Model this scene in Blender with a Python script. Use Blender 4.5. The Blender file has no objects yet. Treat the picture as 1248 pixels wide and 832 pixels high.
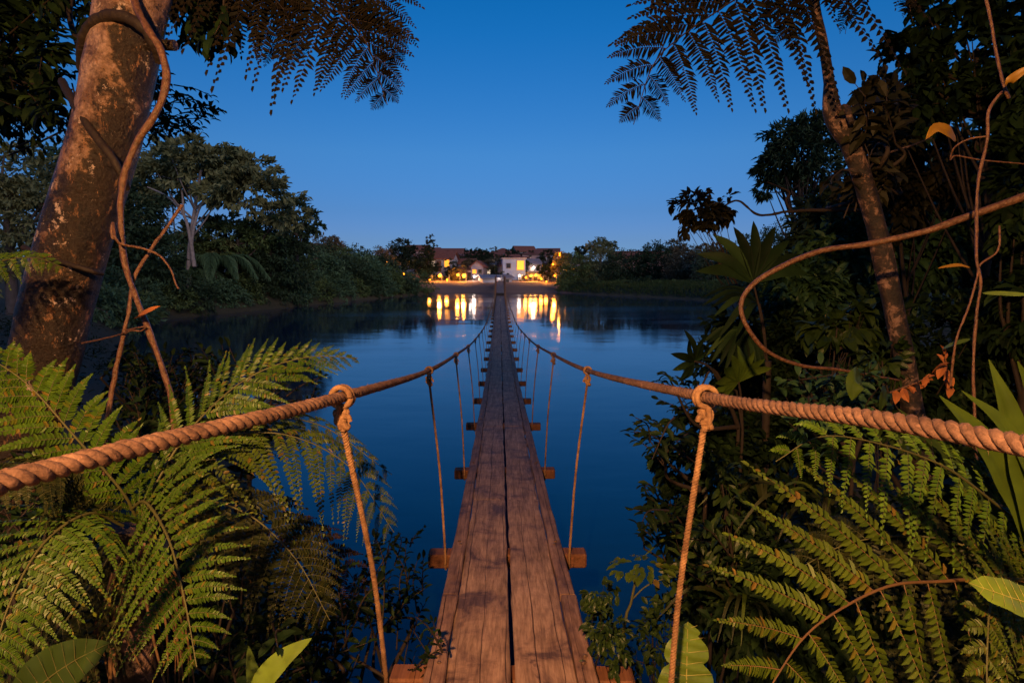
import bpy, math, random
import numpy as np
from mathutils import Vector
C = bpy.context.scene
COL = C.collection
rng = np.random.default_rng(7)
random.seed(7)
R = math.radians
PI = math.pi

# ------------------------------------------------------------------ camera, sky, light, exposure
F, CX, CY, TH, CAMZ = 693.0, 624.0, 416.0, R(7.07), 3.3
cd = bpy.data.cameras.new('camera'); cam = bpy.data.objects.new('camera', cd); COL.objects.link(cam)
cd.lens = 20.0; cd.sensor_width = 36.0; cd.clip_start = 0.05; cd.clip_end = 5000
cam.location = (0, 0, CAMZ); cam.rotation_euler = (PI/2 - TH, 0, 0)
C.camera = cam
SUN_EL, SUN_ROT = R(10.0), R(180)
W = bpy.data.worlds.new('World'); C.world = W; W.use_nodes = True
wn, wl = W.node_tree.nodes, W.node_tree.links
bg = wn['Background']
sky = wn.new('ShaderNodeTexSky'); sky.sky_type = 'NISHITA'; sky.sun_disc = False
sky.sun_elevation = SUN_EL; sky.sun_rotation = SUN_ROT
sky.air_density = 1.0; sky.dust_density = 0.3; sky.ozone_density = 6.0
hsv = wn.new('ShaderNodeMix'); hsv.data_type = 'RGBA'; hsv.blend_type = 'MULTIPLY'; hsv.inputs[0].default_value = 1.0
wtc = wn.new('ShaderNodeTexCoord'); wsx = wn.new('ShaderNodeSeparateXYZ'); wl.new(wtc.outputs['Generated'], wsx.inputs[0])
wr = wn.new('ShaderNodeValToRGB'); wl.new(wsx.outputs[2], wr.inputs[0])   # dusk: red is lost higher up
_e = wr.color_ramp.elements; _e[0].position = .0; _e[0].color = (.56, .66, 1.15, 1); _e[1].position = 1.0; _e[1].color = (.16, .45, .60, 1)
for _p, _c in ((.03, (.54, .66, 1.12)), (.05, (.56, .60, .95)), (.072, (.57, .59, .90)), (.10, (.55, .60, .84)), (.19, (.56, .765, .92)), (.29, (.33, .80, 1.0)), (.363, (.16, .82, 1.05)), (.43, (.07, .82, 1.06)), (.6, (.08, .62, .85))):
    _x = _e.new(_p); _x.color = (*_c, 1)
wl.new(wr.outputs[0], hsv.inputs[7])
wl.new(sky.outputs[0], hsv.inputs[6]); wl.new(hsv.outputs[2], bg.inputs[0])
bg.inputs[1].default_value = 0.12
sl = bpy.data.lights.new('sun', 'SUN'); sun = bpy.data.objects.new('sun', sl); COL.objects.link(sun)
sl.energy = 1.25; sl.angle = R(25); sl.color = (1.0, 0.70, 0.62)   # the last afterglow
sun.rotation_euler = (R(74), 0, R(30))
C.view_settings.view_transform = 'Standard'; C.view_settings.look = 'None'
C.view_settings.exposure = 0.0; C.view_settings.gamma = 1.0; C.view_settings.use_curve_mapping = False
C.render.engine = 'CYCLES'
C.cycles.use_denoising = True
C.cycles.max_bounces = 6; C.cycles.diffuse_bounces = 2; C.cycles.glossy_bounces = 3
C.cycles.transmission_bounces = 4; C.cycles.transparent_max_bounces = 6
C.cycles.sample_clamp_indirect = 4.0
C.cycles.caustics_reflective = False; C.cycles.caustics_refractive = False

LAMP_COL = (1.0, 0.50, 0.19)
LAMP_POS = (-0.55, -1.15, 4.55)
LAMP_E = 1450.0

def U(px, py, zc):
    """point seen at photo pixel (px, py) at depth zc"""
    X = (px - CX) / F * zc; yc = (py - CY) / F * zc
    return np.array([X, zc*math.cos(TH) - yc*math.sin(TH), CAMZ - zc*math.sin(TH) - yc*math.cos(TH)])
def G(px, Y, z=0.0):
    """point at forward distance Y and height z in the column of photo pixel px"""
    zc = Y*math.cos(TH) + (CAMZ - z)*math.sin(TH)
    return np.array([(px - CX)/F*zc, Y, z])
def ZY(py, Y):
    """height seen at row py at forward distance Y"""
    k = (py - CY)/F
    D = Y*(k*math.cos(TH) + math.sin(TH))/(math.cos(TH) - k*math.sin(TH))
    return CAMZ - D

# ------------------------------------------------------------------ mesh helpers
class MB:
    def __init__(s): s.v = []; s.f = []; s.n = 0; s.sm = []
    def add(s, V, Fs, smooth=False):
        V = np.asarray(V, float).reshape(-1, 3); s.v.append(V)
        for f in (Fs if isinstance(Fs, list) and len(Fs) and isinstance(Fs[0], np.ndarray) and Fs[0].ndim == 2 else [np.asarray(Fs)]):
            s.f.append(f + s.n); s.sm.append(smooth)
        s.n += len(V)
    def build(s, name, mats, parent=None):
        me = bpy.data.meshes.new(name)
        V = np.concatenate(s.v)
        me.vertices.add(len(V)); me.vertices.foreach_set('co', V.ravel().astype(np.float32))
        tot = np.concatenate([np.full(len(f), f.shape[1]) for f in s.f])
        lp = np.concatenate([f.ravel() for f in s.f])
        sm = np.concatenate([np.full(len(f), a) for f, a in zip(s.f, s.sm)])
        me.loops.add(len(lp)); me.loops.foreach_set('vertex_index', lp.astype(np.int32))
        me.polygons.add(len(tot)); st = np.concatenate([[0], np.cumsum(tot)[:-1]])
        me.polygons.foreach_set('loop_start', st.astype(np.int32)); me.polygons.foreach_set('loop_total', tot.astype(np.int32))
        me.polygons.foreach_set('use_smooth', sm.astype(bool))
        me.update(calc_edges=True)
        for m in (mats if isinstance(mats, (list, tuple)) else [mats]): me.materials.append(m)
        o = bpy.data.objects.new(name, me); COL.objects.link(o)
        if parent is not None:
            o.parent = parent; o.matrix_parent_inverse = parent.matrix_basis.inverted()
        return o

def tag(o, label=None, cat=None, group=None, kind=None):
    if label: o['label'] = label
    if cat: o['category'] = cat
    if group: o['group'] = group
    if kind: o['kind'] = kind
    return o
def empty(name, loc, label, cat, group=None):
    o = bpy.data.objects.new(name, None); COL.objects.link(o); o.location = tuple(float(a) for a in loc); o.empty_display_size = .1
    o.matrix_basis  # evaluated
    return tag(o, label, cat, group)
def copy_tree(o, loc, rotz, sc, label, group=None):
    r = o.copy(); COL.objects.link(r); r.location = tuple(loc); r.rotation_euler = (0, 0, rotz); r.scale = (sc[0], sc[1], sc[2])
    r['label'] = label
    if group: r['group'] = group
    for ch in list(o.children):
        c = ch.copy(); COL.objects.link(c); c.parent = r
        for g in ch.children:
            d = g.copy(); COL.objects.link(d); d.parent = c
    return r

def nz(v): 
    v = np.asarray(v, float); return v/np.maximum(np.linalg.norm(v, axis=-1, keepdims=True), 1e-9)
def spline(P, n):
    """Catmull-Rom through P, n samples"""
    P = np.asarray(P, float)
    if len(P) == 2: 
        t = np.linspace(0, 1, n)[:, None]; return P[0]*(1-t) + P[1]*t
    d = np.concatenate([[0], np.cumsum(np.linalg.norm(np.diff(P[:, :3], axis=0), axis=1))]); s = np.linspace(0, d[-1], n)
    Q = np.concatenate([[2*P[0]-P[1]], P, [2*P[-1]-P[-2]]])
    i = np.clip(np.searchsorted(d, s, 'right')-1, 0, len(P)-2); t = ((s-d[i])/(d[i+1]-d[i]))[:, None]
    p0, p1, p2, p3 = Q[i], Q[i+1], Q[i+2], Q[i+3]
    return .5*((2*p1)+(-p0+p2)*t+(2*p0-5*p1+4*p2-p3)*t*t+(-p0+3*p1-3*p2+p3)*t**3)
def frames(P):
    T = nz(np.gradient(P, axis=0)); N = np.zeros_like(T)
    a = np.array([0, 0, 1.]) if abs(T[0, 2]) < .9 else np.array([1., 0, 0])
    n = nz(np.cross(T[0], a))
    for i in range(len(P)):
        n = nz(n - T[i]*np.dot(n, T[i])); N[i] = n
    return T, N, np.cross(T, N)
def tube(mb, P, r, sides=8, cap=True, rough=0.0, seed=0, smooth=True):
    P = np.asarray(P, float); n = len(P); r = np.broadcast_to(np.asarray(r, float), (n,))
    T, N, B = frames(P); a = np.linspace(0, 2*PI, sides, endpoint=False)
    rr = r[:, None]*np.ones((1, sides))
    if rough:
        g = np.random.default_rng(seed)
        nn = g.normal(size=(n//3+3, sides)); x = np.linspace(0, n//3+1.99, n); k = x.astype(int); f = (x-k)[:, None]
        nn = nn[k]*(1-f)+nn[k+1]*f; nn = (nn+np.roll(nn, 1, 1)+np.roll(nn, -1, 1))/2
        rr = rr*(1+rough*nn)
    V = P[:, None]+rr[..., None]*(np.cos(a)[None, :, None]*N[:, None]+np.sin(a)[None, :, None]*B[:, None])
    i = np.arange(n-1)[:, None]*sides; j = np.arange(sides)[None]; k = (j+1) % sides
    q = np.stack([i+j, i+k, i+sides+k, i+sides+j], -1).reshape(-1, 4)
    mb.add(V, q, smooth)
    if cap:
        mb.add(V[0], np.arange(sides)[::-1][None]); mb.add(V[-1], np.arange(sides)[None])
def strands(mb, P, R0, rs, pitch, ns=3, sides=8, phase=0, seed=1, ridge=.0, fuzz=0, fr=.012):
    """laid rope: strands of yarns twisting round the path P, with stray fibres"""
    g = np.random.default_rng(seed)
    P = np.asarray(P, float); d = np.concatenate([[0], np.cumsum(np.linalg.norm(np.diff(P, axis=0), axis=1))]); n = len(P)
    T, N, B = frames(P); wob = sum(g.normal()*.25*np.sin(d*f+g.uniform(0, 6)) for f in (3.1, 7.7, 14.)) ; aa = np.linspace(0, 2*PI, sides, endpoint=False)
    for k in range(ns):
        a = 2*PI*(d/pitch+k/ns)+phase+wob; w2 = 1+sum(g.normal()*.03*np.sin(d*f+g.uniform(0, 6)) for f in (9., 23., 51.))
        C_ = P+(R0*w2)[:, None]*(np.cos(a)[:, None]*N+np.sin(a)[:, None]*B)
        t, n1, b1 = frames(C_); yarn = 1+ridge*np.abs(np.sin(2.5*(aa[None]+(d/(pitch*.45))[:, None]*2*PI/2.5)))-ridge*.5
        rr = (rs*w2)[:, None]*yarn
        V = C_[:, None]+rr[..., None]*(np.cos(aa)[None, :, None]*n1[:, None]+np.sin(aa)[None, :, None]*b1[:, None])
        i = np.arange(n-1)[:, None]*sides; j = np.arange(sides)[None]; q = (j+1) % sides
        mb.add(V, np.stack([i+j, i+q, i+sides+q, i+sides+j], -1).reshape(-1, 4), True)
    if fuzz:
        k = g.integers(0, n, fuzz); u_ = g.uniform(0, 2*PI, fuzz); o = np.cos(u_)[:, None]*N[k]+np.sin(u_)[:, None]*B[k]
        S = P[k]+o*(np.broadcast_to(R0+rs, (n,))[k]*.93)[:, None]; D = nz(o*g.uniform(.1, .9, (fuzz, 1))+T[k]*g.normal(size=(fuzz, 1))+rdir(fuzz, g)*.4); L = fr*g.uniform(.3, 1.3, fuzz)[:, None]; W_ = nz(np.cross(D, rdir(fuzz, g)))*.0004
        M_ = S+D*L*.5+rdir(fuzz, g)*L*.15; V = np.stack([S-W_, S+W_, M_+W_*.8, M_-W_*.8, M_+D*L*.5+np.array([0, 0, -1.])*L*.2], 1); i = np.arange(fuzz)[:, None]*5
        mb.add(V, [i+np.array([[0, 1, 2, 3]]), i+np.array([[3, 2, 4]])])
def box(mb, c, s, ax=None, bev=0.0):
    """box centre c, full size s, optional 3x3 axes, with chamfered long edges"""
    c = np.asarray(c, float); h = np.asarray(s, float)/2
    A = np.eye(3) if ax is None else np.asarray(ax, float)
    if bev <= 0:
        V = np.array([[x, y, z] for x in (-1, 1) for y in (-1, 1) for z in (-1, 1)])*h
        mb.add(c+V@A, np.array([[0, 1, 3, 2], [4, 6, 7, 5], [0, 4, 5, 1], [2, 3, 7, 6], [0, 2, 6, 4], [1, 5, 7, 3]]))
    else:
        b = bev; prof = [(-h[1]+b, -h[2]), (h[1]-b, -h[2]), (h[1], -h[2]+b), (h[1], h[2]-b), (h[1]-b, h[2]), (-h[1]+b, h[2]), (-h[1], h[2]-b), (-h[1], -h[2]+b)]
        rings = [(-h[0], .85), (-h[0]+b, 1), (h[0]-b, 1), (h[0], .85)]
        V = np.array([[x, y*k, z*k] for x, k in rings for y, z in prof])
        q = [[i*8+j, i*8+8+j, i*8+8+(j+1) % 8, i*8+(j+1) % 8] for i in range(3) for j in range(8)]
        mb.add(c+V@A, [np.array(q), np.array([list(range(8))[::1]]), np.array([list(range(24, 32))[::-1]])])
def prism(mb, poly, c0, c1):
    """extrude: two lists of 3-D points"""
    n = len(c0); V = np.concatenate([c0, c1]); q = np.array([[i, (i+1) % n, n+(i+1) % n, n+i] for i in range(n)])
    mb.add(V, [q, np.array([list(range(n))[::-1]]), np.array([list(range(n, 2*n))])])

# leaf templates: (verts x=side, y=along, z=up), faces
def _t(v, f): return np.array(v, float), [np.array(a) for a in f]
DIAM = _t([(0, 0, 0), (-.5, .45, .12), (0, 1, -.08), (.5, .45, .12)], [[[0, 2, 1], [0, 3, 2]]])
PINN = _t([(0, 0, 0), (-.42, .08, .1), (-.5, .62, .12), (0, 1, -.05), (.5, .62, .12), (.42, .08, .1)], [[[0, 3, 2, 1], [0, 5, 4, 3]]])
OVAL = _t([(0, 0, 0), (0, .5, .03), (0, 1, -.14), (-.34, .2, .06), (-.5, .5, .12), (-.34, .8, .02), (.34, .2, .06), (.5, .5, .12), (.34, .8, .02)],
          [[[0, 1, 4, 3], [1, 2, 5, 4], [0, 6, 7, 1], [1, 7, 8, 2]]])
LANC = _t([(0, 0, 0), (0, .4, .05), (0, .75, -.03), (0, 1.0, -.22), (-.4, .15, .08), (-.5, .4, .14), (-.32, .75, .04), (.4, .15, .08), (.5, .4, .14), (.32, .75, .04)],
          [[[0, 1, 5, 4], [1, 2, 6, 5], [0, 7, 8, 1], [1, 8, 9, 2]], [[2, 3, 6], [2, 9, 3]]])
def place(mb, tpl, P, D, N, L, Wd, smooth=False):
    """one leaf per row of P, pointing along D with upper face N"""
    P = np.asarray(P, float).reshape(-1, 3); n = len(P)
    D = nz(np.broadcast_to(D, (n, 3))); N = np.broadcast_to(N, (n, 3)); S = nz(np.cross(D, N)); N = np.cross(S, D)
    L = np.broadcast_to(L, (n,))[:, None, None]; Wd = np.broadcast_to(Wd, (n,))[:, None, None]
    tv, tf = tpl
    V = P[:, None]+S[:, None]*tv[None, :, 0:1]*Wd+D[:, None]*tv[None, :, 1:2]*L+N[:, None]*tv[None, :, 2:3]*L
    k = len(tv); off = (np.arange(n)*k)[:, None, None]
    mb.add(V, [(f[None]+off).reshape(-1, f.shape[1]) for f in tf], smooth)
def rdir(n, g=rng): return nz(g.normal(size=(n, 3)))

# ------------------------------------------------------------------ materials
def mat(name):
    m = bpy.data.materials.new(name); m.use_nodes = True; nt = m.node_tree
    return m, nt.nodes, nt.links, nt.nodes['Principled BSDF']
def ramp(n, stops):
    r = n.new('ShaderNodeValToRGB'); e = r.color_ramp.elements
    e[0].position, e[0].color = stops[0][0], (*stops[0][1], 1); e[1].position, e[1].color = stops[-1][0], (*stops[-1][1], 1)
    for p, c in stops[1:-1]:
        x = e.new(p); x.color = (*c, 1)
    return r
def noise(n, l, scale, detail=4, rough=.6, vec=None, dist=0):
    t = n.new('ShaderNodeTexNoise'); t.inputs['Scale'].default_value = scale; t.inputs['Detail'].default_value = detail
    t.inputs['Roughness'].default_value = rough; t.inputs['Distortion'].default_value = dist
    if vec is not None: l.new(vec, t.inputs['Vector'])
    return t
def coords(n, l, scale=(1, 1, 1), obj=True):
    tc = n.new('ShaderNodeTexCoord'); mp = n.new('ShaderNodeMapping'); mp.inputs['Scale'].default_value = scale
    l.new(tc.outputs['Object' if obj else 'Generated'], mp.inputs['Vector']); return mp.outputs[0]
def bump(n, l, src, strength, dist, b, prev=None):
    k = n.new('ShaderNodeBump'); k.inputs['Strength'].default_value = strength; k.inputs['Distance'].default_value = dist
    l.new(src, k.inputs['Height'])
    if prev is not None: l.new(prev, k.inputs['Normal'])
    l.new(k.outputs[0], b.inputs['Normal']); return k.outputs[0]
def leaf_mat(name, c1, c2, c3=None, rough=.45, transl=.25, spec=.5):
    m, n, l, b = mat(name)
    g = n.new('ShaderNodeNewGeometry'); r = ramp(n, [(0, c1), (.9 if c3 else 1, c2)]+([(1, c3)] if c3 else []))
    l.new(g.outputs['Random Per Island'], r.inputs[0])
    nt = noise(n, l, 9, 3, .6, coords(n, l)); mx = n.new('ShaderNodeMix'); mx.data_type = 'RGBA'; mx.blend_type = 'MULTIPLY'
    r2 = ramp(n, [(.3, (.62, .6, .55)), (.7, (1.15, 1.15, 1.1))]); l.new(nt.outputs[0], r2.inputs[0])
    mx.inputs[0].default_value = .8; l.new(r.outputs[0], mx.inputs[6]); l.new(r2.outputs[0], mx.inputs[7])
    l.new(mx.outputs[2], b.inputs['Base Color']); b.inputs['Roughness'].default_value = rough
    b.inputs['Specular IOR Level'].default_value = spec
    t = n.new('ShaderNodeBsdfTranslucent'); l.new(mx.outputs[2], t.inputs[0])
    ms = n.new('ShaderNodeMixShader'); ms.inputs[0].default_value = transl
    l.new(b.outputs[0], ms.inputs[1]); l.new(t.outputs[0], ms.inputs[2]); l.new(ms.outputs[0], n['Material Output'].inputs[0])
    return m
def plain(name, c, rough=.7, c2=None, sc=6, bmp=.0, metal=0, detail=5):
    m, n, l, b = mat(name); v = coords(n, l); t = noise(n, l, sc, detail, .65, v)
    c2 = c2 or tuple(x*.6 for x in c)
    r = ramp(n, [(.3, c2), (.7, c)]); l.new(t.outputs[0], r.inputs[0]); l.new(r.outputs[0], b.inputs['Base Color'])
    b.inputs['Roughness'].default_value = rough; b.inputs['Metallic'].default_value = metal
    if bmp: bump(n, l, t.outputs[0], 1, bmp, b)
    return m
def emit(name, c, s):
    m, n, l, b = mat(name); b.inputs['Base Color'].default_value = (*c, 1)
    b.inputs['Emission Color'].default_value = (*c, 1); b.inputs['Emission Strength'].default_value = s; return m

M = {}
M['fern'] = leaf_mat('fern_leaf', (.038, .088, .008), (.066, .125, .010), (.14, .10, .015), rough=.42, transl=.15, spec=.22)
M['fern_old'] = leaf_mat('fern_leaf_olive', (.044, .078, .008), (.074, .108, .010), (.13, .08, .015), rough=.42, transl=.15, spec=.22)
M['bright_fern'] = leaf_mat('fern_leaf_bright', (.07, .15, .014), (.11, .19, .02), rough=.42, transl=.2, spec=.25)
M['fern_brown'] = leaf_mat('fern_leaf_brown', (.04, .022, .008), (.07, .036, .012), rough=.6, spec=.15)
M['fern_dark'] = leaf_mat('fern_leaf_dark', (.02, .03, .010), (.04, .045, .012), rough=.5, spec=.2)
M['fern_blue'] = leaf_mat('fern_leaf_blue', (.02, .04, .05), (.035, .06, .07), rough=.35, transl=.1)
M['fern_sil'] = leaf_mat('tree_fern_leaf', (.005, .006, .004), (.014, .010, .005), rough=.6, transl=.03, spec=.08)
M['fern_rib'] = plain('fern_rib', (.085, .085, .02), .6)
M['fern_rib_brown'] = plain('fern_rib_brown', (.15, .08, .03), .6)
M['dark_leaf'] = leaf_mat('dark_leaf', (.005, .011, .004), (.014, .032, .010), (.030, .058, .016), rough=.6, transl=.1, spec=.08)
M['green_leaf'] = leaf_mat('green_leaf', (.016, .036, .008), (.04, .07, .014), rough=.42, transl=.2, spec=.25)
M['mid_leaf'] = leaf_mat('mid_leaf', (.022, .062, .030), (.055, .12, .045), rough=.45, transl=.15, spec=.25)
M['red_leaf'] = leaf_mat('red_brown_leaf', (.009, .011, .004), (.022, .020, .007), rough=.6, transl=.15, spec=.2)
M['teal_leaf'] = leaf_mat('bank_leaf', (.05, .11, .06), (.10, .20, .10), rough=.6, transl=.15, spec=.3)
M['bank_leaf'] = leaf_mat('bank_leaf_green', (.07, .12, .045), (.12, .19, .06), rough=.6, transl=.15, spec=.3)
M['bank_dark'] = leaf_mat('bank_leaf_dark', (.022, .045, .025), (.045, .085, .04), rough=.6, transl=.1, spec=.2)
M['umb_leaf'] = leaf_mat('umbrella_leaf', (.12, .15, .07), (.20, .22, .10), rough=.6, transl=.15, spec=.2)
M['brown_leaf'] = leaf_mat('far_brown_leaf', (.09, .08, .05), (.15, .13, .08), rough=.7, transl=.1, spec=.2)
M['far_leaf'] = leaf_mat('far_leaf', (.015, .03, .018), (.03, .05, .025), rough=.7, transl=.1, spec=.2)
M['yellow_leaf'] = leaf_mat('yellow_leaf', (.30, .15, .010), (.36, .19, .015), rough=.5, transl=.3)
M['orange_leaf'] = leaf_mat('dried_leaf', (.38, .12, .03), (.45, .16, .04), rough=.7, transl=.2)
M['bright_leaf'] = leaf_mat('bright_leaf', (.16, .26, .03), (.2, .3, .04), rough=.35, transl=.25)
M['strap_leaf'] = leaf_mat('strap_leaf', (.055, .10, .012), (.08, .13, .016), rough=.38, transl=.15, spec=.35)
M['lamplit_leaf'] = leaf_mat('lamplit_leaf', (.16, .12, .03), (.28, .20, .05), rough=.7)  # orange street-lamp glow put into the leaf colour
M['grass'] = leaf_mat('grass_blade', (.05, .09, .02), (.08, .12, .03), rough=.6)
M['twig'] = plain('twig_bark', (.028, .017, .010), .8, bmp=.01, sc=20)
M['vine'] = plain('vine_bark', (.20, .095, .045), .38, (.05, .022, .010), sc=42, bmp=.012)
M['dark_vine'] = plain('dark_vine_bark', (.022, .012, .008), .7, sc=30, bmp=.01)
M['pale_bark'] = plain('pale_bark', (.34, .31, .30), .8, (.17, .15, .14), sc=3)
M['far_bark'] = plain('far_bark', (.10, .08, .07), .9)

def bark_big():
    m, n, l, b = mat('mottled_bark'); v = coords(n, l)
    n1 = noise(n, l, 2.6, 8, .66, v, .15); n2 = noise(n, l, 13, 8, .75, v, .0); n3 = noise(n, l, 45, 4, .7, v)
    # height along the trunk: flakier and darker towards the foot
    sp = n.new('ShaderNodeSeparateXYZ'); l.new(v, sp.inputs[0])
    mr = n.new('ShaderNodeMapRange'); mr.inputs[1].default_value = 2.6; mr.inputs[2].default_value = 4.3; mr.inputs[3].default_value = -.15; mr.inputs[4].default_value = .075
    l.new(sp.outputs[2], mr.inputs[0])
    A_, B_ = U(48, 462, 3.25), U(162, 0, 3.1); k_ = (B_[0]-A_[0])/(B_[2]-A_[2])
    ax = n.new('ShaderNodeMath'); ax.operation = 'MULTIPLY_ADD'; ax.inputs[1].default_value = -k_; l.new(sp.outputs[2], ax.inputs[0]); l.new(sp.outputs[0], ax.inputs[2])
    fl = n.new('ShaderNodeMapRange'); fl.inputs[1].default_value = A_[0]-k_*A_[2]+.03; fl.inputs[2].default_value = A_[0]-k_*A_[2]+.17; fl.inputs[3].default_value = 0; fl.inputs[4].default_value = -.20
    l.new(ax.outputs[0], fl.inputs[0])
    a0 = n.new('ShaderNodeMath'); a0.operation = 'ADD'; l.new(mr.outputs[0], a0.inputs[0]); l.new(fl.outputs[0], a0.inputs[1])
    a = n.new('ShaderNodeMath'); a.operation = 'ADD'; l.new(n1.outputs[0], a.inputs[0]); l.new(a0.outputs[0], a.inputs[1])
    a2 = n.new('ShaderNodeMath'); a2.operation = 'MULTIPLY_ADD'; a2.inputs[1].default_value = .5; l.new(n2.outputs[0], a2.inputs[0]); l.new(a.outputs[0], a2.inputs[2])
    a3 = n.new('ShaderNodeMath'); a3.operation = 'SUBTRACT'; a3.inputs[1].default_value = .25; l.new(a2.outputs[0], a3.inputs[0])
    r = ramp(n, [(.40, (.022, .012, .006)), (.46, (.05, .028, .012)), (.475, (.20, .11, .06)), (.55, (.33, .205, .155)), (.7, (.46, .32, .27))])
    l.new(a3.outputs[0], r.inputs[0])
    n4 = noise(n, l, 15, 8, .78, coords(n, l, (1.3, 1.3, .6)), .1); rk = ramp(n, [(.575, (0, 0, 0)), (.595, (1, 1, 1))]); l.new(n4.outputs[0], rk.inputs[0])
    fk = n.new('ShaderNodeMix'); fk.data_type = 'RGBA'; l.new(rk.outputs[0], fk.inputs[0]); l.new(r.outputs[0], fk.inputs[6]); fk.inputs[7].default_value = (.26, .13, .06, 1); r = fk
    n5 = noise(n, l, 6, 5, .7, v, .8); rd = ramp(n, [(.40, (.22, .16, .12)), (.50, (1, 1, 1))]); l.new(n5.outputs[0], rd.inputs[0])
    dk = n.new('ShaderNodeMix'); dk.data_type = 'RGBA'; dk.blend_type = 'MULTIPLY'; dk.inputs[0].default_value = .75; l.new(fk.outputs[2], dk.inputs[6]); l.new(rd.outputs[0], dk.inputs[7])
    n6 = noise(n, l, 7, 9, .8, v, .1); rl = ramp(n, [(.60, (0, 0, 0)), (.615, (1, 1, 1))]); l.new(n6.outputs[0], rl.inputs[0])
    lk = n.new('ShaderNodeMix'); lk.data_type = 'RGBA'; l.new(rl.outputs[0], lk.inputs[0]); l.new(dk.outputs[2], lk.inputs[6]); lk.inputs[7].default_value = (.50, .38, .33, 1); dk = lk
    r2 = ramp(n, [(.35, (.45, .42, .35)), (.6, (1.1, 1.1, 1.1))]); l.new(n3.outputs[0], r2.inputs[0])
    mx = n.new('ShaderNodeMix'); mx.data_type = 'RGBA'; mx.blend_type = 'MULTIPLY'; mx.inputs[0].default_value = .85
    l.new(dk.outputs[2], mx.inputs[6]); l.new(r2.outputs[0], mx.inputs[7]); l.new(mx.outputs[2], b.inputs['Base Color'])
    b.inputs['Roughness'].default_value = .42
    p = bump(n, l, a3.outputs[0], .9, .05, b); bump(n, l, n3.outputs[0], .8, .012, b, p)
    return m
M['bark'] = bark_big()
def bark_small():
    m, n, l, b = mat('blotched_bark'); v = coords(n, l)
    n1 = noise(n, l, 14, 7, .7, v, .4); n2 = noise(n, l, 60, 3, .7, v)
    r = ramp(n, [(.44, (.010, .006, .004)), (.54, (.035, .019, .012)), (.575, (.14, .078, .052)), (.70, (.28, .17, .13))]); l.new(n1.outputs[0], r.inputs[0])
    l.new(r.outputs[0], b.inputs['Base Color']); b.inputs['Roughness'].default_value = .65
    p = bump(n, l, n1.outputs[0], .8, .03, b); bump(n, l, n2.outputs[0], .6, .006, b, p); return m
M['bark2'] = bark_small()
def rope_mat(name, c, c2):
    m, n, l, b = mat(name); v = coords(n, l)
    t = noise(n, l, 70, 5, .7, v, 1.0); t2 = noise(n, l, 9, 6, .7, v); t3 = noise(n, l, 400, 3, .7, v)
    r = ramp(n, [(.3, c2), (.68, c)]); l.new(t.outputs[0], r.inputs[0])
    r2 = ramp(n, [(.35, (.38, .33, .32)), (.62, (1.1, 1.08, 1.05))]); l.new(t2.outputs[0], r2.inputs[0])
    mx = n.new('ShaderNodeMix'); mx.data_type = 'RGBA'; mx.blend_type = 'MULTIPLY'; mx.inputs[0].default_value = 1
    l.new(r.outputs[0], mx.inputs[6]); l.new(r2.outputs[0], mx.inputs[7]); l.new(mx.outputs[2], b.inputs['Base Color'])
    b.inputs['Roughness'].default_value = .85; p = bump(n, l, t.outputs[0], .7, .003, b); bump(n, l, t3.outputs[0], .7, .001, b, p); return m
M['rope'] = rope_mat('rope_fibre', (.29, .165, .115), (.085, .042, .028))
M['rope_pale'] = rope_mat('rope_fibre_pale', (.50, .29, .14), (.22, .11, .05))
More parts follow.
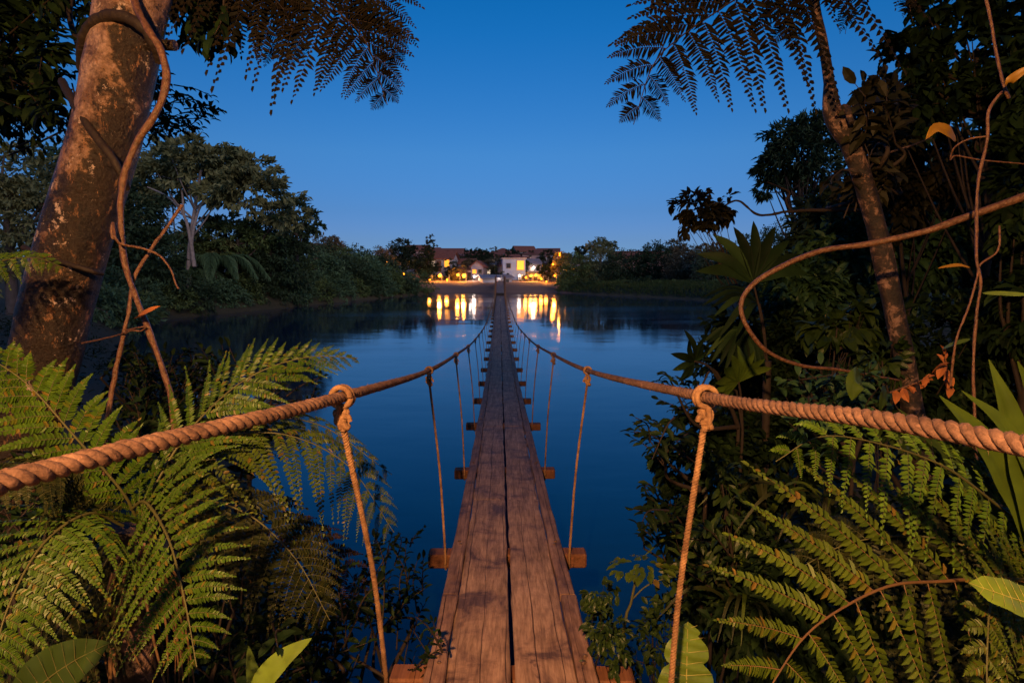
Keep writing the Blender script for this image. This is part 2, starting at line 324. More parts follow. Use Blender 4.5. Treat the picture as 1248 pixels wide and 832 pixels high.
def wood(name, dark, lightc, seed=0.0, stain=True):
    m, n, l, b = mat(name)
    v = coords(n, l, (1, 1, 1)); vs = coords(n, l, (16, .8, 16)); vf = coords(n, l, (55, 2.2, 55)); vc = coords(n, l, (7, .16, 7))
    oi = n.new('ShaderNodeObjectInfo')
    def off(vec):
        a = n.new('ShaderNodeVectorMath'); a.operation = 'ADD'; cb = n.new('ShaderNodeVectorMath'); cb.operation = 'SCALE'; cb.inputs['Scale'].default_value = 37.0
        cx = n.new('ShaderNodeCombineXYZ'); l.new(oi.outputs['Random'], cx.inputs[0]); l.new(oi.outputs['Random'], cx.inputs[1]); l.new(cx.outputs[0], cb.inputs[0])
        l.new(vec, a.inputs[0]); l.new(cb.outputs[0], a.inputs[1]); return a.outputs[0]
    g1 = noise(n, l, 1, 6, .65, off(vs), .4); g2 = noise(n, l, 1, 3, .7, off(vf)); st = noise(n, l, 3.2, 7, .68, off(v), .5); ck = noise(n, l, 1, 2, .5, off(vc), .15)
    r = ramp(n, [(.25, dark), (.75, lightc)]); l.new(g1.outputs[0], r.inputs[0])
    def mul(src, other, f):
        mx = n.new('ShaderNodeMix'); mx.data_type = 'RGBA'; mx.blend_type = 'MULTIPLY'; mx.inputs[0].default_value = f
        l.new(src, mx.inputs[6]); l.new(other, mx.inputs[7]); return mx.outputs[2]
    rf = ramp(n, [(.3, (.42, .38, .36)), (.62, (1.08, 1.08, 1.08))]); l.new(g2.outputs[0], rf.inputs[0])
    rs = ramp(n, [(.37, (.16, .12, .10)), (.42, (.55, .5, .47)), (.5, (.85, .82, .8)), (.62, (1.1, 1.1, 1.1))]); l.new(st.outputs[0], rs.inputs[0])
    # long drying cracks: thin wavering lines along the grain, broken here and there
    sx = n.new('ShaderNodeSeparateXYZ'); l.new(v, sx.inputs[0])
    def mth(op, a_, b_=None, c_=None):
        q = n.new('ShaderNodeMath'); q.operation = op
        for i_, x_ in enumerate((a_, b_, c_)):
            if x_ is None: continue
            if isinstance(x_, (int, float)): q.inputs[i_].default_value = x_
            else: l.new(x_, q.inputs[i_])
        return q.outputs[0]
    wv = noise(n, l, 1, 4, .6, off(coords(n, l, (2.0, .55, 2.0)))); lat = mth('MULTIPLY_ADD', sx.outputs[1], .0215, sx.outputs[0]); lat = mth('MULTIPLY_ADD', wv.outputs[0], .085, lat)
    lat = mth('ADD', lat, mth('MULTIPLY', oi.outputs['Random'], .3)); pp = mth('PINGPONG', lat, .058); wd = mth('MULTIPLY', mth('MAXIMUM', mth('SUBTRACT', ck.outputs[0], .40), 0.0), .012); ckd = mth('DIVIDE', pp, mth('ADD', wd, .0004))
    rc = ramp(n, [(.0, (.10, .08, .07)), (.5, (.15, .12, .11)), (1.0, (1, 1, 1))]); l.new(ckd, rc.inputs[0])
    c = mul(r.outputs[0], rf.outputs[0], .8); c = mul(c, rs.outputs[0], .8 if stain else .4); c = mul(c, rc.outputs[0], .9)
    l.new(c, b.inputs['Base Color'])
    b.inputs['Specular IOR Level'].default_value = .3; rr = ramp(n, [(.35, (.6,)*3), (.6, (.85,)*3)]); l.new(st.outputs[0], rr.inputs[0]); l.new(rr.outputs[0], b.inputs['Roughness'])
    p = bump(n, l, g1.outputs[0], .6, .006, b); p = bump(n, l, g2.outputs[0], .5, .003, b, p); bump(n, l, rc.outputs[0], .8, .006, b, p)
    return m
M['plank'] = wood('weathered_plank', (.23, .14, .09), (.66, .42, .28))
M['rail'] = wood('weathered_edge_board', (.18, .10, .07), (.50, .30, .205))
M['beam'] = wood('beam_wood', (.16, .065, .03), (.30, .13, .07), stain=False)
M['rust'] = plain('rusty_iron', (.35, .22, .15), .5, (.1, .05, .03), sc=60, metal=.6)

# ------------------------------------------------------------------ terrain and water
SH = np.array([(-1.0, 2.6), (-1.6, 3.6), (-2.2, 4.8), (-3.0, 6.6), (-5.2, 10.5), (-9, 14.5), (-15, 21), (-20, 29), (-23.2, 36), (-23.6, 40), (-21.6, 47), (-19, 58), (-16, 69), (-13.5, 79), (-12, 84),
               (-9, 86.5), (0, 87), (6.0, 89), (8.5, 85), (12, 79), (18, 71), (23, 63), (25, 54), (22, 45), (16, 35), (9.5, 24), (5.6, 16), (3.9, 11), (3.1, 8), (2.5, 6), (1.9, 4.2), (1.4, 2.9), (.6, 2.2), (-.5, 2.1)], float)
def sdist(x, y):
    x = np.atleast_1d(np.asarray(x, float)); y = np.atleast_1d(np.asarray(y, float))
    A = SH; B = np.roll(SH, -1, 0); d = np.full(x.shape, 1e9); ins = np.zeros(x.shape, bool)
    for (ax, ay), (bx, by) in zip(A, B):
        ex, ey = bx-ax, by-ay; t = np.clip(((x-ax)*ex+(y-ay)*ey)/(ex*ex+ey*ey), 0, 1)
        d = np.minimum(d, np.hypot(x-ax-t*ex, y-ay-t*ey))
        if ay != by:
            ins ^= ((ay > y) != (by > y)) & (x < (bx-ax)*(y-ay)/(by-ay)+ax)
    return np.where(ins, -d, d)
def hgt(x, y):
    x = np.atleast_1d(np.asarray(x, float)); y = np.atleast_1d(np.asarray(y, float)); d = sdist(x, y)
    far = np.clip((y-80)/6, 0, 1); land = 1.35*(1-np.exp(-np.maximum(d, 0)/(1.1+far*.9)))
    sl = np.where(y > 80, .048, .085); dd = np.maximum(d-2.5, 0)
    up = np.where(y > 80, np.minimum(sl*np.maximum(dd-4, 0), 5.0), np.minimum(sl*dd, 4.0))
    w = np.clip((y-70)/20, 0, 1); up = np.minimum(.085*dd, 4.0)*(1-w)+np.minimum(.048*np.maximum(dd-4, 0), 5.2)*w
    n = .10*np.sin(x*.9+1.3*np.sin(y*.6))*np.sin(y*.8+x*.2)*np.clip(d/2, 0, 1)
    return np.where(d > 0, land+up+n, -.45*np.minimum(-d, 4))
def gh(x, y): return float(hgt(x, y)[0])
u = np.sinh(np.linspace(-6.2, 6.2, 300))*2.9; vv = np.sinh(np.linspace(-2.2, 6.6, 330))*2.9+2
gx, gy = np.meshgrid(u, vv); gz = hgt(gx.ravel(), gy.ravel())
nx, ny = len(u), len(vv)
ii = (np.arange(ny-1)[:, None]*nx+np.arange(nx-1)[None]).ravel()
mb = MB(); mb.add(np.stack([gx.ravel(), gy.ravel(), gz], -1), np.stack([ii, ii+1, ii+nx+1, ii+nx], -1), True)
m, n, l, b = mat('bank_soil'); v = coords(n, l)
t1 = noise(n, l, .35, 6, .65, v); t2 = noise(n, l, 6, 6, .7, v)
r = ramp(n, [(.35, (.035, .045, .018)), (.55, (.06, .055, .03)), (.7, (.09, .07, .045))]); l.new(t2.outputs[0], r.inputs[0])
ra = ramp(n, [(.35, (.15, .095, .075)), (.65, (.24, .165, .13))]); l.new(t2.outputs[0], ra.inputs[0])
sx = n.new('ShaderNodeSeparateXYZ'); l.new(v, sx.inputs[0])
def rng_node(out, a, b_):
    q = n.new('ShaderNodeMapRange'); q.interpolation_type = 'SMOOTHSTEP'; q.inputs[1].default_value = a; q.inputs[2].default_value = b_; l.new(out, q.inputs[0]); return q.outputs[0]
def mmul(a, b_):
    q = n.new('ShaderNodeMath'); q.operation = 'MULTIPLY'; l.new(a, q.inputs[0]); l.new(b_, q.inputs[1]); return q.outputs[0]
msk = mmul(mmul(rng_node(sx.outputs[1], 83, 86), rng_node(sx.outputs[0], -17, -13)), mmul(rng_node(sx.outputs[0], 11, 8), rng_node(sx.outputs[1], 125, 105)))
mx = n.new('ShaderNodeMix'); mx.data_type = 'RGBA'; l.new(msk, mx.inputs[0]); l.new(r.outputs[0], mx.inputs[6]); l.new(ra.outputs[0], mx.inputs[7])
l.new(mx.outputs[2], b.inputs['Base Color']); b.inputs['Roughness'].default_value = .95; bump(n, l, t2.outputs[0], .8, .06, b)
tag(mb.build('ground', m), kind='structure')

mb = MB(); mb.add([(-60, -3, 0), (60, -3, 0), (60, 100, 0), (-60, 100, 0)], np.array([[0, 1, 2, 3]]))
m, n, l, b = mat('river_water')
b.inputs['Base Color'].default_value = (.003, .026, .064, 1); b.inputs['IOR'].default_value = 1.75
b.inputs['Specular IOR Level'].default_value = .5
v = coords(n, l, (1, 1, 1)); rn = noise(n, l, .10, 4, .6, coords(n, l, (.35, 1.6, 1)), .5)
rr = ramp(n, [(.42, (.045,)*3), (.64, (.13,)*3)]); l.new(rn.outputs[0], rr.inputs[0]); l.new(rr.outputs[0], b.inputs['Roughness'])
w1 = noise(n, l, 1.6, 3, .5, coords(n, l, (.5, 1.2, 1))); w2 = noise(n, l, .35, 2, .5, v)
p = bump(n, l, w1.outputs[0], .10, .03, b); bump(n, l, w2.outputs[0], .12, .10, b, p)
tag(mb.build('river_water', m), kind='structure')

# ------------------------------------------------------------------ the suspension footbridge
DK = np.array([(-3, 1.68), (0, 1.75), (2.4, 1.87), (4, 2.02), (6.7, 2.22), (8.6, 2.34), (12, 2.54), (16, 2.68), (22, 2.76), (30, 2.78), (40, 2.74), (50, 2.68), (60, 2.60)])
_dk = spline(np.column_stack([DK, np.zeros(len(DK))]), 600)
def dz(Y): return CAMZ - np.interp(Y, _dk[:, 0], _dk[:, 1])
def cx(Y): return .052 - .0215*np.asarray(Y)
bridge = empty('suspension_footbridge', (0, 0, float(dz(0))), 'narrow wooden plank suspension footbridge hung from thick ropes across the dark river', 'footbridge')
def board(name, x0, x1, y0, y1, top, th, m, seed, parent=bridge, step=.2, bev=.006, rough=.0035, lab=None):
    """a sawn board following the sag of the deck"""
    g = np.random.default_rng(seed); Y = np.linspace(y0, y1, max(2, int((y1-y0)/step)+1))
    nn = len(Y); j0 = g.normal(size=nn)*rough; j1 = g.normal(size=nn)*rough; tw = g.normal()*.004
    prof = []
    for i, y in enumerate(Y):
        a, b2 = x0+j0[i], x1+j1[i]; z = float(dz(y))+top; zz = z+(tw*(i/nn-.5))
        c = float(cx(y))
        prof.append([(c+a+bev, y, z-th), (c+b2-bev, y, z-th), (c+b2, y, z-th+bev), (c+b2, y, zz-bev), (c+b2-bev, y, zz), (c+a+bev, y, z), (c+a, y, z-bev), (c+a, y, z-th+bev)])
    V = np.array(prof).reshape(-1, 3); q = np.array([[i*8+j, i*8+(j+1) % 8, i*8+8+(j+1) % 8, i*8+8+j] for i in range(nn-1) for j in range(8)])
    mb = MB(); mb.add(V, [q, np.array([list(range(8))[::-1]]), np.array([list(range(8*nn-8, 8*nn))])])
    o = mb.build(name, m, parent)
    if lab: o['label'] = lab
    return o
js = [-2.4, 1.5]+[5.05+3.3*k for k in range(17)]; js = [y for y in js if y < 59]+[60.0]
for k, (a, b2) in enumerate(zip(js[:-1], js[1:])):
    st = .2 if a < 12 else .6
    board('deck_plank', -.305, -.008+.003*(k % 2), a+.004, b2-.004, 0, .04, M['plank'], 11+k, step=st)
    board('deck_plank', .014, .300, a+.006, b2-.003, -.002+.004*(k % 2), .04, M['plank'], 51+k, step=st)
rj = [-2.4, 3.2, 7.9, 12.4, 17, 22, 27, 32, 37, 42, 47, 52, 60]
for k, (a, b2) in enumerate(zip(rj[:-1], rj[1:])):
    st = .25 if a < 12 else .8
    board('edge_board', -.40, -.309, a+.005, b2-.005, .022, .055, M['rail'], 90+k, step=st, bev=.008)
    board('edge_board', .305, .398, a+.005, b2-.005, .020, .055, M['rail'], 130+k, step=st, bev=.008)
BY = [-1.6, .2, 1.98, 2.53, 4.0, 6.25, 8.8, 11.2, 13.5]+[15.8+2.3*k for k in range(20)]
BY = [y for y in BY if y < 59.6]
for k, y in enumerate(BY):
    mb = MB(); hl = .58+.012*math.sin(k*2.3); z = float(dz(y))-.04-.056
    a = .015*math.sin(k*1.7)
    ax = np.array([[math.cos(a), math.sin(a), 0], [-math.sin(a), math.cos(a), 0], [0, 0, 1.]])
    box(mb, (float(cx(y)), y, z), (hl*2, .12, .107), ax, bev=.010)
    mb.build('cross_beam', M['beam'], bridge)
for y in [2.53, 4.0, 6.25, 8.8]:
    for s in (-1, 1):
        for q in range(2):
            mb = MB(); px_, py_ = float(cx(y))+s*.352+.012*(q-.5)*s, y-.02+.05*q
            a = np.linspace(0, 2*PI, 9)[:8]; z = float(dz(y))+.0225
            ring = lambda r, h: np.column_stack([px_+r*np.cos(a), py_+r*np.sin(a), np.full(8, z+h)])
            V = np.concatenate([ring(.012, -.004), ring(.011, .004), ring(.005, .008)])
            mb.add(V, [np.array([[i*8+j, i*8+(j+1) % 8, i*8+8+(j+1) % 8, i*8+8+j] for i in range(2) for j in range(8)]), np.array([list(range(16, 24))])])
            mb.build('bolt', M['rust'], bridge)

# hand ropes
def cabD(Y): return np.interp(Y, [-2, .9, 1.96, 4.17, 6.9, 10.2, 13.4, 18, 22, 30, 38, 46, 53, 60], [.12, .345, .44, .735, 1.01, 1.31, 1.53, 1.80, 1.93, 2.02, 1.96, 1.72, 1.35, .75])
def cabX(Y, s):
    l_ = np.interp(Y, [-2, .9, 1.96, 4.17, 6.9, 12, 60], [1.35, .868, .62, .58, .575, .57, .5])
    r_ = np.interp(Y, [-2, .9, 1.96, 4.17, 6.9, 12, 60], [1.30, .862, .665, .60, .585, .57, .5])
    return float(cx(Y))-l_+.0 if s < 0 else float(cx(Y))+r_
cab = {}
for s in (-1, 1):
    key = [-2, -.5, .9, 1.96, 4.17, 6.9, 10.2, 13.4, 18, 22, 30, 38, 46, 53, 60]
    P = np.array([(cabX(y, s), y, CAMZ-float(cabD(y))) for y in key])
    P[3, 0] = -.600 if s < 0 else .682   # the near knot pulls the rope inwards
    P[2] = U(0, 588, .95) if s < 0 else U(1248, 543, .97)
    D_ = spline(P, 4000); cab[s] = D_
    near = D_[D_[:, 1] < 9.2]; n1 = 1500; idx = np.linspace(0, len(near)-1, n1); near = np.array([np.interp(idx, np.arange(len(near)), near[:, c]) for c in range(3)]).T
    farp = D_[D_[:, 1] >= 9.15][::12]
    mb = MB(); kk_ = np.interp(near[:, 1], [0, 1.5, 4, 9], [1, .93, .74, .70]); strands(mb, near, .0108*kk_, .0113*kk_, .082, 3, 20, seed=4+s, ridge=.20, fuzz=3200); tube(mb, farp, .0160, 6)
    mb.build('hand_rope', M['rope'], bridge)
def cpt(Y, s):
    D_ = cab[s]; return np.array([np.interp(Y, D_[:, 1], D_[:, 0]), Y, np.interp(Y, D_[:, 1], D_[:, 2])])
def hanger(yt, yb, s, near, r=.0105):
    top = cpt(yt, s); zb = float(dz(yb))-.04; bx = float(cx(yb))+s*(.565 if yt < 2.5 else .455)
    if near and s < 0 and yt < 2.5: bx = float(cx(yb))-.592
    bot = np.array([bx, yb-.0, zb-.01]); o_r = .034
    a = top+np.array([-.004*s, 0, -.115]); path = [a+np.array([0, 0, .02]), a]
    mid = (a+bot)/2+np.array([-s*.012, 0, -.0]); path += [mid, bot+np.array([0, -.065, .035]), bot+np.array([0, -.07, -.06]), bot+np.array([0, -.03, -.118])]
    P = spline(np.array(path), 320 if near else 30); mb = MB()
    if yt > 2.5: r = .0082; o_r = .024
    if near: strands(mb, P, r*.52, r*.58, .038, 3, 12, seed=int(yt*10)+s, ridge=.18, fuzz=500, fr=.008)
    else: tube(mb, P, r, 6)
    h = mb.build('hanger_rope', M['rope_pale'], bridge)
    mb = MB(); T = nz(cpt(yt+.05, s)-cpt(yt-.05, s)); Uu = np.array([0, 0, 1.]); Sd = nz(np.cross(T, Uu)); Uu = np.cross(Sd, T)
    tr = .0105; rr = (.0345 if yt < 2.5 else .026) if near else .022
    if yt > 2.5: tr = .0075
    if near:
        for k, off in enumerate((-.011, .011)):   # two turns round the hand rope
            t = np.linspace(0, 2*PI, 40); Pp = top+T*off+np.outer(np.cos(t)*rr, Sd)+np.outer(np.sin(t)*rr, Uu)+np.outer(t/(2*PI)*.012, T)
            tube(mb, Pp, tr, 8)
        kc = top+np.array([0, -.004, -.068])       # the knot below: crossing wraps
        for q, (w_, h_, tilt, ph) in enumerate(((.019, .020, .5, 0), (.021, .016, -.6, 1.2), (.017, .024, 0.1, 2.2))):
            t = np.linspace(0, 2*PI, 28); Pp = kc+np.column_stack([w_*np.cos(t+ph), .012*np.sin(t+ph)*1.3, h_*np.sin(t)+tilt*w_*np.cos(t+ph)])+np.array([0, 0, -.012*q])
            tube(mb, Pp, tr*.95, 8)
        tube(mb, spline([top+np.array([.006*s, -.01, -.03]), kc+np.array([.008*s, -.016, -.005]), kc+np.array([0, -.012, -.04])], 14), tr, 8)
        tube(mb, spline([top+np.array([-.008*s, .01, -.03]), kc+np.array([-.012*s, -.010, .002]), kc+np.array([-.004*s, -.008, -.05])], 14), tr, 8)
        tube(mb, spline([kc+np.array([-.012*s, -.014, 0]), kc+np.array([-.03*s, -.022, .004]), kc+np.array([-.034*s, -.02, -.012])], 10), tr*.9, 8)
    else:
        t = np.linspace(0, 2*PI, 14); Pp = top+np.outer(np.cos(t)*rr, Sd)+np.outer(np.sin(t)*rr, Uu); tube(mb, Pp, tr*1.3, 6)
        tube(mb, [top+np.array([0, 0, -.03]), top+np.array([0, 0, -.06]), top+np.array([0, 0, -.09])], [.012, .022, .012], 6)
    mb.build('knot', M['rope_pale'], h)
hanger(1.96, 2.53, -1, True); hanger(1.96, 1.98, 1, True)
HT = {4.0: 4.17, 6.25: 6.7, 8.8: 9.3, 11.2: 11.9}
for y in BY:
    if y < 3: continue
    for s in (-1, 1): hanger(HT.get(y, y+.5), y, s, y < 9)
for s in (-1, 1):   # near anchor hangers behind the photographer
    hanger(.3, .2, s, False)

# far end of the bridge: gate posts, threshold and ramp to the beach
END = 60.0
for s in (-1, 1):
    mb = MB(); c = float(cx(END)); z = float(dz(END))
    tube(mb, spline([(c+s*.52, END+.1, -1.2), (c+s*.50, END+.1, z+.5), (c+s*.49, END+.1, z+2.0)], 8), [.11, .105, .10, .1, .1, .095, .09, .09], 8, rough=.04, seed=s+3)
    mb.build('gate_post', M['beam'], bridge)
mb = MB(); box(mb, (float(cx(END)), END+.1, float(dz(END))+.14), (.86, .18, .30)); mb.build('threshold', M['dark_vine'], bridge)
rp = [(END+.2, float(dz(END))+.25), (66, 1.0), (74, 1.35), (82, 1.55), (90.5, 1.75)]
def rampbox(name, x0, x1, t0, dzv, th, m):
    mb = MB(); Y = np.linspace(END+.2, 90.5, 16); Z = np.interp(Y, [a for a, _ in rp], [b_ for _, b_ in rp])+dzv
    k = np.interp(Y, [60, 90], [1.0, 1.25]); pr = []
    for y, z, kk in zip(Y, Z, k):
        c = float(cx(y)); pr.append([(c+x0*kk, y, z-th), (c+x1*kk, y, z-th), (c+x1*kk, y, z), (c+x0*kk, y, z)])
    V = np.array(pr).reshape(-1, 3); n_ = len(Y)
    mb.add(V, [np.array([[i*4+j, i*4+(j+1) % 4, i*4+4+(j+1) % 4, i*4+4+j] for i in range(n_-1) for j in range(4)]), np.array([[3, 2, 1, 0]]), np.array([[4*n_-4, 4*n_-3, 4*n_-2, 4*n_-1]])])
    return mb.build(name, m, bridge)
rampbox('ramp_deck', -.42, .42, 0, 0, .07, M['plank'])
for s in (-1, 1):
    rampbox('ramp_handrail', s*.47-.03, s*.47+.03, 0, 1.0, .06, M['beam'])
for y in (64.5, 69, 73.5, 78, 82.5, 87):
    for s in (-1, 1):
        mb = MB(); z = float(np.interp(y, [a for a, _ in rp], [b_ for _, b_ in rp])); kk = float(np.interp(y, [60, 90], [1, 1.25]))
        tube(mb, [(float(cx(y))+s*.47*kk, y, -1.4 if y < 86 else .6), (float(cx(y))+s*.47*kk, y, z+1.0)], .07, 6); mb.build('ramp_post', M['beam'], bridge)


# ------------------------------------------------------------------ lantern on a post behind the photographer: it lights the foreground
lp = empty('lantern_post', (LAMP_POS[0], LAMP_POS[1]-.25, float(gh(LAMP_POS[0], LAMP_POS[1]-.25))), 'rusty lantern on a wooden post behind the viewpoint, lighting the near end of the bridge', 'lantern')
mb = MB(); x_, y_, z_ = LAMP_POS[0], LAMP_POS[1]-.25, LAMP_POS[2]
tube(mb, [(x_-.3, y_-.1, gh(x_, y_)-.1), (x_-.3, y_-.1, z_+.35)], .05, 8); tube(mb, spline([(x_-.3, y_-.1, z_+.3), (x_-.1, y_, z_+.36), (x_, y_+.25, z_+.30)], 8), .015, 6)
mb.build('pole', M['beam'], lp)
mb = MB(); a = np.linspace(0, 2*PI, 17)[:16]
V = [np.column_stack([LAMP_POS[0]+r_*np.cos(a), LAMP_POS[1]+r_*np.sin(a), np.full(16, z_+h_)]) for r_, h_ in ((.03, .28), (.06, .22), (.20, .12))]
mb.add(np.concatenate(V), np.array([[i*16+j, i*16+(j+1) % 16, i*16+16+(j+1) % 16, i*16+16+j] for i in range(2) for j in range(16)]), True)
mb.build('lamp_shade', M['rust'], lp)
ld = bpy.data.lights.new('lantern_light', 'POINT'); lo = bpy.data.objects.new('lantern_light', ld); COL.objects.link(lo)
ld.energy = LAMP_E; ld.color = LAMP_COL; ld.shadow_soft_size = .05; lo.location = LAMP_POS

# ------------------------------------------------------------------ the town on the far bank
M['wall_white'] = plain('white_render', (.44, .44, .48), .9, (.30, .30, .33), sc=.8)
M['wall_blue'] = plain('pale_blue_render', (.26, .38, .60), .9, (.2, .3, .5), sc=.8)
M['wall_pink'] = plain('pink_render', (.50, .33, .30), .9, sc=.8)
M['wall_ochre'] = plain('ochre_render', (.60, .38, .16), .9, sc=.8)
M['wall_grey'] = plain('grey_render', (.38, .34, .38), .9, sc=.8)
def roof_mat():
    m, n, l, b = mat('clay_tile_roof'); v = coords(n, l); t = noise(n, l, 3, 5, .7, v)
    w = n.new('ShaderNodeTexWave'); w.inputs['Scale'].default_value = 2.2; w.inputs['Distortion'].default_value = .4; l.new(v, w.inputs['Vector'])
    r = ramp(n, [(.3, (.16, .055, .035)), (.7, (.34, .13, .08))]); l.new(t.outputs[0], r.inputs[0]); l.new(r.outputs[0], b.inputs['Base Color'])
    b.inputs['Roughness'].default_value = .85; bump(n, l, w.outputs[0], .6, .06, b); return m
M['roof'] = roof_mat()
M['roof_grey'] = plain('metal_sheet_roof', (.28, .27, .30), .5, sc=2)
M['glass_dark'] = plain('dark_window', (.02, .025, .035), .15)
M['glass_warm'] = emit('lit_window_warm', (1.0, .36, .03), 1.5)
M['glass_white'] = emit('lit_window_white', (1.0, .72, .50), 1.0)
M['frame'] = plain('window_frame', (.3, .26, .24), .6)
M['door'] = plain('painted_door', (.18, .08, .05), .6)
M['pole'] = plain('lamp_post_metal', (.18, .18, .18), .6)
M['bulb_o'] = emit('sodium_lamp', (1.0, .34, .012), 10)
M['bulb_w'] = emit('white_lamp', (1.0, .80, .72), 9)
def house(px, Y, w, d, h, roofk, wallm, roofm, label, wins=(), rot=0.0, z=None, rh=1.3, eave=.4, group=None, door=None):
    g = G(px, Y); x = g[0]; z = gh(x, Y) if z is None else z
    e = empty('house', (x, Y, z), label, 'house', group); c, s_ = math.cos(rot), math.sin(rot); A = np.array([[c, s_, 0], [-s_, c, 0], [0, 0, 1.]])
    W_ = lambda V: np.asarray(V, float)@A+np.array([x, Y, z])
    mb = MB(); hw, hd = w/2, d/2
    if roofk == 'gable_side':   # gable end faces the river
        prof = [(-hw, -1.5), (hw, -1.5), (hw, h), (0, h+rh), (-hw, h)]
        prism(mb, None, W_([(a, -hd, b2) for a, b2 in prof]), W_([(a, hd, b2) for a, b2 in prof]))
    else:
        prof = [(-hd, -1.5), (hd, -1.5), (hd, h), (0, h+rh*.98), (-hd, h)] if roofk == 'gable' else [(-hd, -1.5), (hd, -1.5), (hd, h), (-hd, h)]
        prism(mb, None, W_([(hw, a, b2) for a, b2 in prof]), W_([(-hw, a, b2) for a, b2 in prof]))
    mb.build('wall', wallm, e)
    mb = MB(); E = eave; t = .14
    if roofk == 'gable':
        for s in (-1, 1):
            pr = [(s*(hd+E), h-E*rh/hd+.02), (0, h+rh+.02), (0, h+rh+.02+t), (s*(hd+E), h-E*rh/hd+.02+t)]
            prism(mb, None, W_([(hw+E, a, b2) for a, b2 in pr]), W_([(-hw-E, a, b2) for a, b2 in pr]))
    elif roofk == 'gable_side':
        for s in (-1, 1):
            pr = [(s*(hw+E), h-E*rh/hw+.02), (0, h+rh+.02), (0, h+rh+.02+t), (s*(hw+E), h-E*rh/hw+.02+t)]
            prism(mb, None, W_([(a, -hd-E, b2) for a, b2 in pr]), W_([(a, hd+E, b2) for a, b2 in pr]))
    elif roofk == 'hip':
        rl = max(hw-hd, .3); V = W_([(-hw-E, -hd-E, h), (hw+E, -hd-E, h), (hw+E, hd+E, h), (-hw-E, hd+E, h), (-rl, 0, h+rh), (rl, 0, h+rh)])
        mb.add(V, [np.array([[0, 1, 5, 4], [2, 3, 4, 5], [3, 2, 1, 0]]), np.array([[1, 2, 5], [3, 0, 4]])])
    else:
        box(mb, W_([(0, 0, h+.1)])[0], (w+2*E, d+2*E, .2), A)
    mb.build('roof', roofm, e)
    for (wx, wz, ww, wh, k) in wins:
        mb = MB(); box(mb, W_([(wx, -hd-.03, wz)])[0], (ww+.16, .10, wh+.16), A); f = mb.build('window', M['frame'], e)
        mb = MB(); box(mb, W_([(wx, -hd-.09, wz)])[0], (ww, .03, wh), A); mb.build('pane', M[{'d': 'glass_dark', 'o': 'glass_warm', 'w': 'glass_white'}[k]], f)
    if door is not None:
        mb = MB(); box(mb, W_([(door, -hd-.04, 1.0)])[0], (.9, .08, 2.0), A); mb.build('door', M['door'], e)
    return e
H = house
H(549, 128, 5.5, 6, 2.6, 'gable', M['wall_pink'], M['roof'], 'pinkish house with a red tiled roof right of the tall slim conifer', [(-1.7, 1.4, .9, .9, 'o'), (1.6, 1.4, .9, .9, 'd')], .05, z=ZY(325, 128))
H(541, 108, 4.4, 5, 2.4, 'gable', M['wall_white'], M['roof'], 'small white house with lit orange porch windows below the pinkish house', [(-1.4, 1.4, .7, 1.0, 'w'), (1.2, 1.5, .9, 1.3, 'o')], -.1, z=ZY(331, 108), door=-.3)
H(572, 150, 6, 6, 2.3, 'gable', M['wall_ochre'], M['roof'], 'low house with a red roof on the ridge left of the dark flat-topped tree', [(-1.8, 1.4, 1.0, .8, 'w'), (1.4, 1.4, 1.0, .8, 'd')], .1, z=ZY(322, 150), rh=1.1)
H(613, 145, 7, 7, 2.3, 'hip', M['wall_white'], M['roof'], 'white house with a broad red hipped roof at the centre of the ridge', [(-2, 1.3, 1, .8, 'd'), (1.5, 1.3, 1.6, .9, 'w')], 0, z=ZY(321, 145), rh=1.5)
H(625, 104, 4.0, 6, 4.3, 'flat', M['wall_blue'], M['roof_grey'], 'two-storey pale blue house with a lit yellow window above the beach', [(1.1, 3.2, 1.2, 1.6, 'o'), (1.1, 1.0, .8, 1.1, 'w'), (-1.0, 3.1, .7, .8, 'd')], .08, z=ZY(345, 104), eave=.2)
H(603, 97, 5.0, 4, 1.25, 'gable', M['wall_white'], M['roof_grey'], 'low white boathouse wall with a grey roof left of the bridge end', [(1.7, .8, .5, .5, 'd')], .25, z=ZY(348, 97), rh=.45)
H(569, 106, 5.5, 5, 2.0, 'gable', M['wall_ochre'], M['roof'], 'ochre house lit orange by the street lamps left of the white boathouse', [(-1.6, 1.2, .8, .8, 'o')], .0, z=ZY(345, 106), door=.8, rh=.9)
H(588, 111, 4.4, 5, 2.6, 'gable_side', M['wall_white'], M['roof'], 'white gabled house with lit windows behind the white boathouse', [(-1.2, 1.8, .6, .9, 'w'), (1.1, 1.7, .6, .9, 'w')], .1, z=ZY(342, 111), rh=1.0)
H(654, 128, 6, 6, 2.4, 'hip', M['wall_pink'], M['roof'], 'pink house with a red hipped roof on the skyline above the shop front', [(-1.6, 1.3, .9, .9, 'w'), (1.2, 1.3, .9, .9, 'o')], -.1, z=ZY(324, 128), rh=1.1)
H(650, 107, 4.5, 5, 2.1, 'flat', M['wall_ochre'], M['roof_grey'], 'flat-roofed shop front glowing orange above the right end of the beach', [(-1.3, 1.1, .8, 1.1, 'o'), (1.2, 1.1, .8, 1.1, 'o')], -.05, z=ZY(345, 107))
H(638, 150, 5, 5, 2.2, 'gable', M['wall_white'], M['roof'], 'white gabled house on the ridge right of the dark wide tree', [(-1, 1.2, .8, .8, 'd')], .3, z=ZY(317, 150))
H(484, 122, 6, 6, 2.3, 'flat', M['wall_grey'], M['roof_grey'], 'flat-roofed lilac-grey house among the trees at the left end of town', [(-1.6, .9, 1.6, .6, 'o'), (1.6, 1.3, .8, .8, 'd')], .15, z=ZY(326, 122))
H(474, 132, 4, 6, 2.4, 'gable', M['wall_white'], M['roof_grey'], 'white house peeking out at the far left end of the town trees', [(-.8, 1.3, .8, .8, 'd')], .0, z=ZY(325, 132))
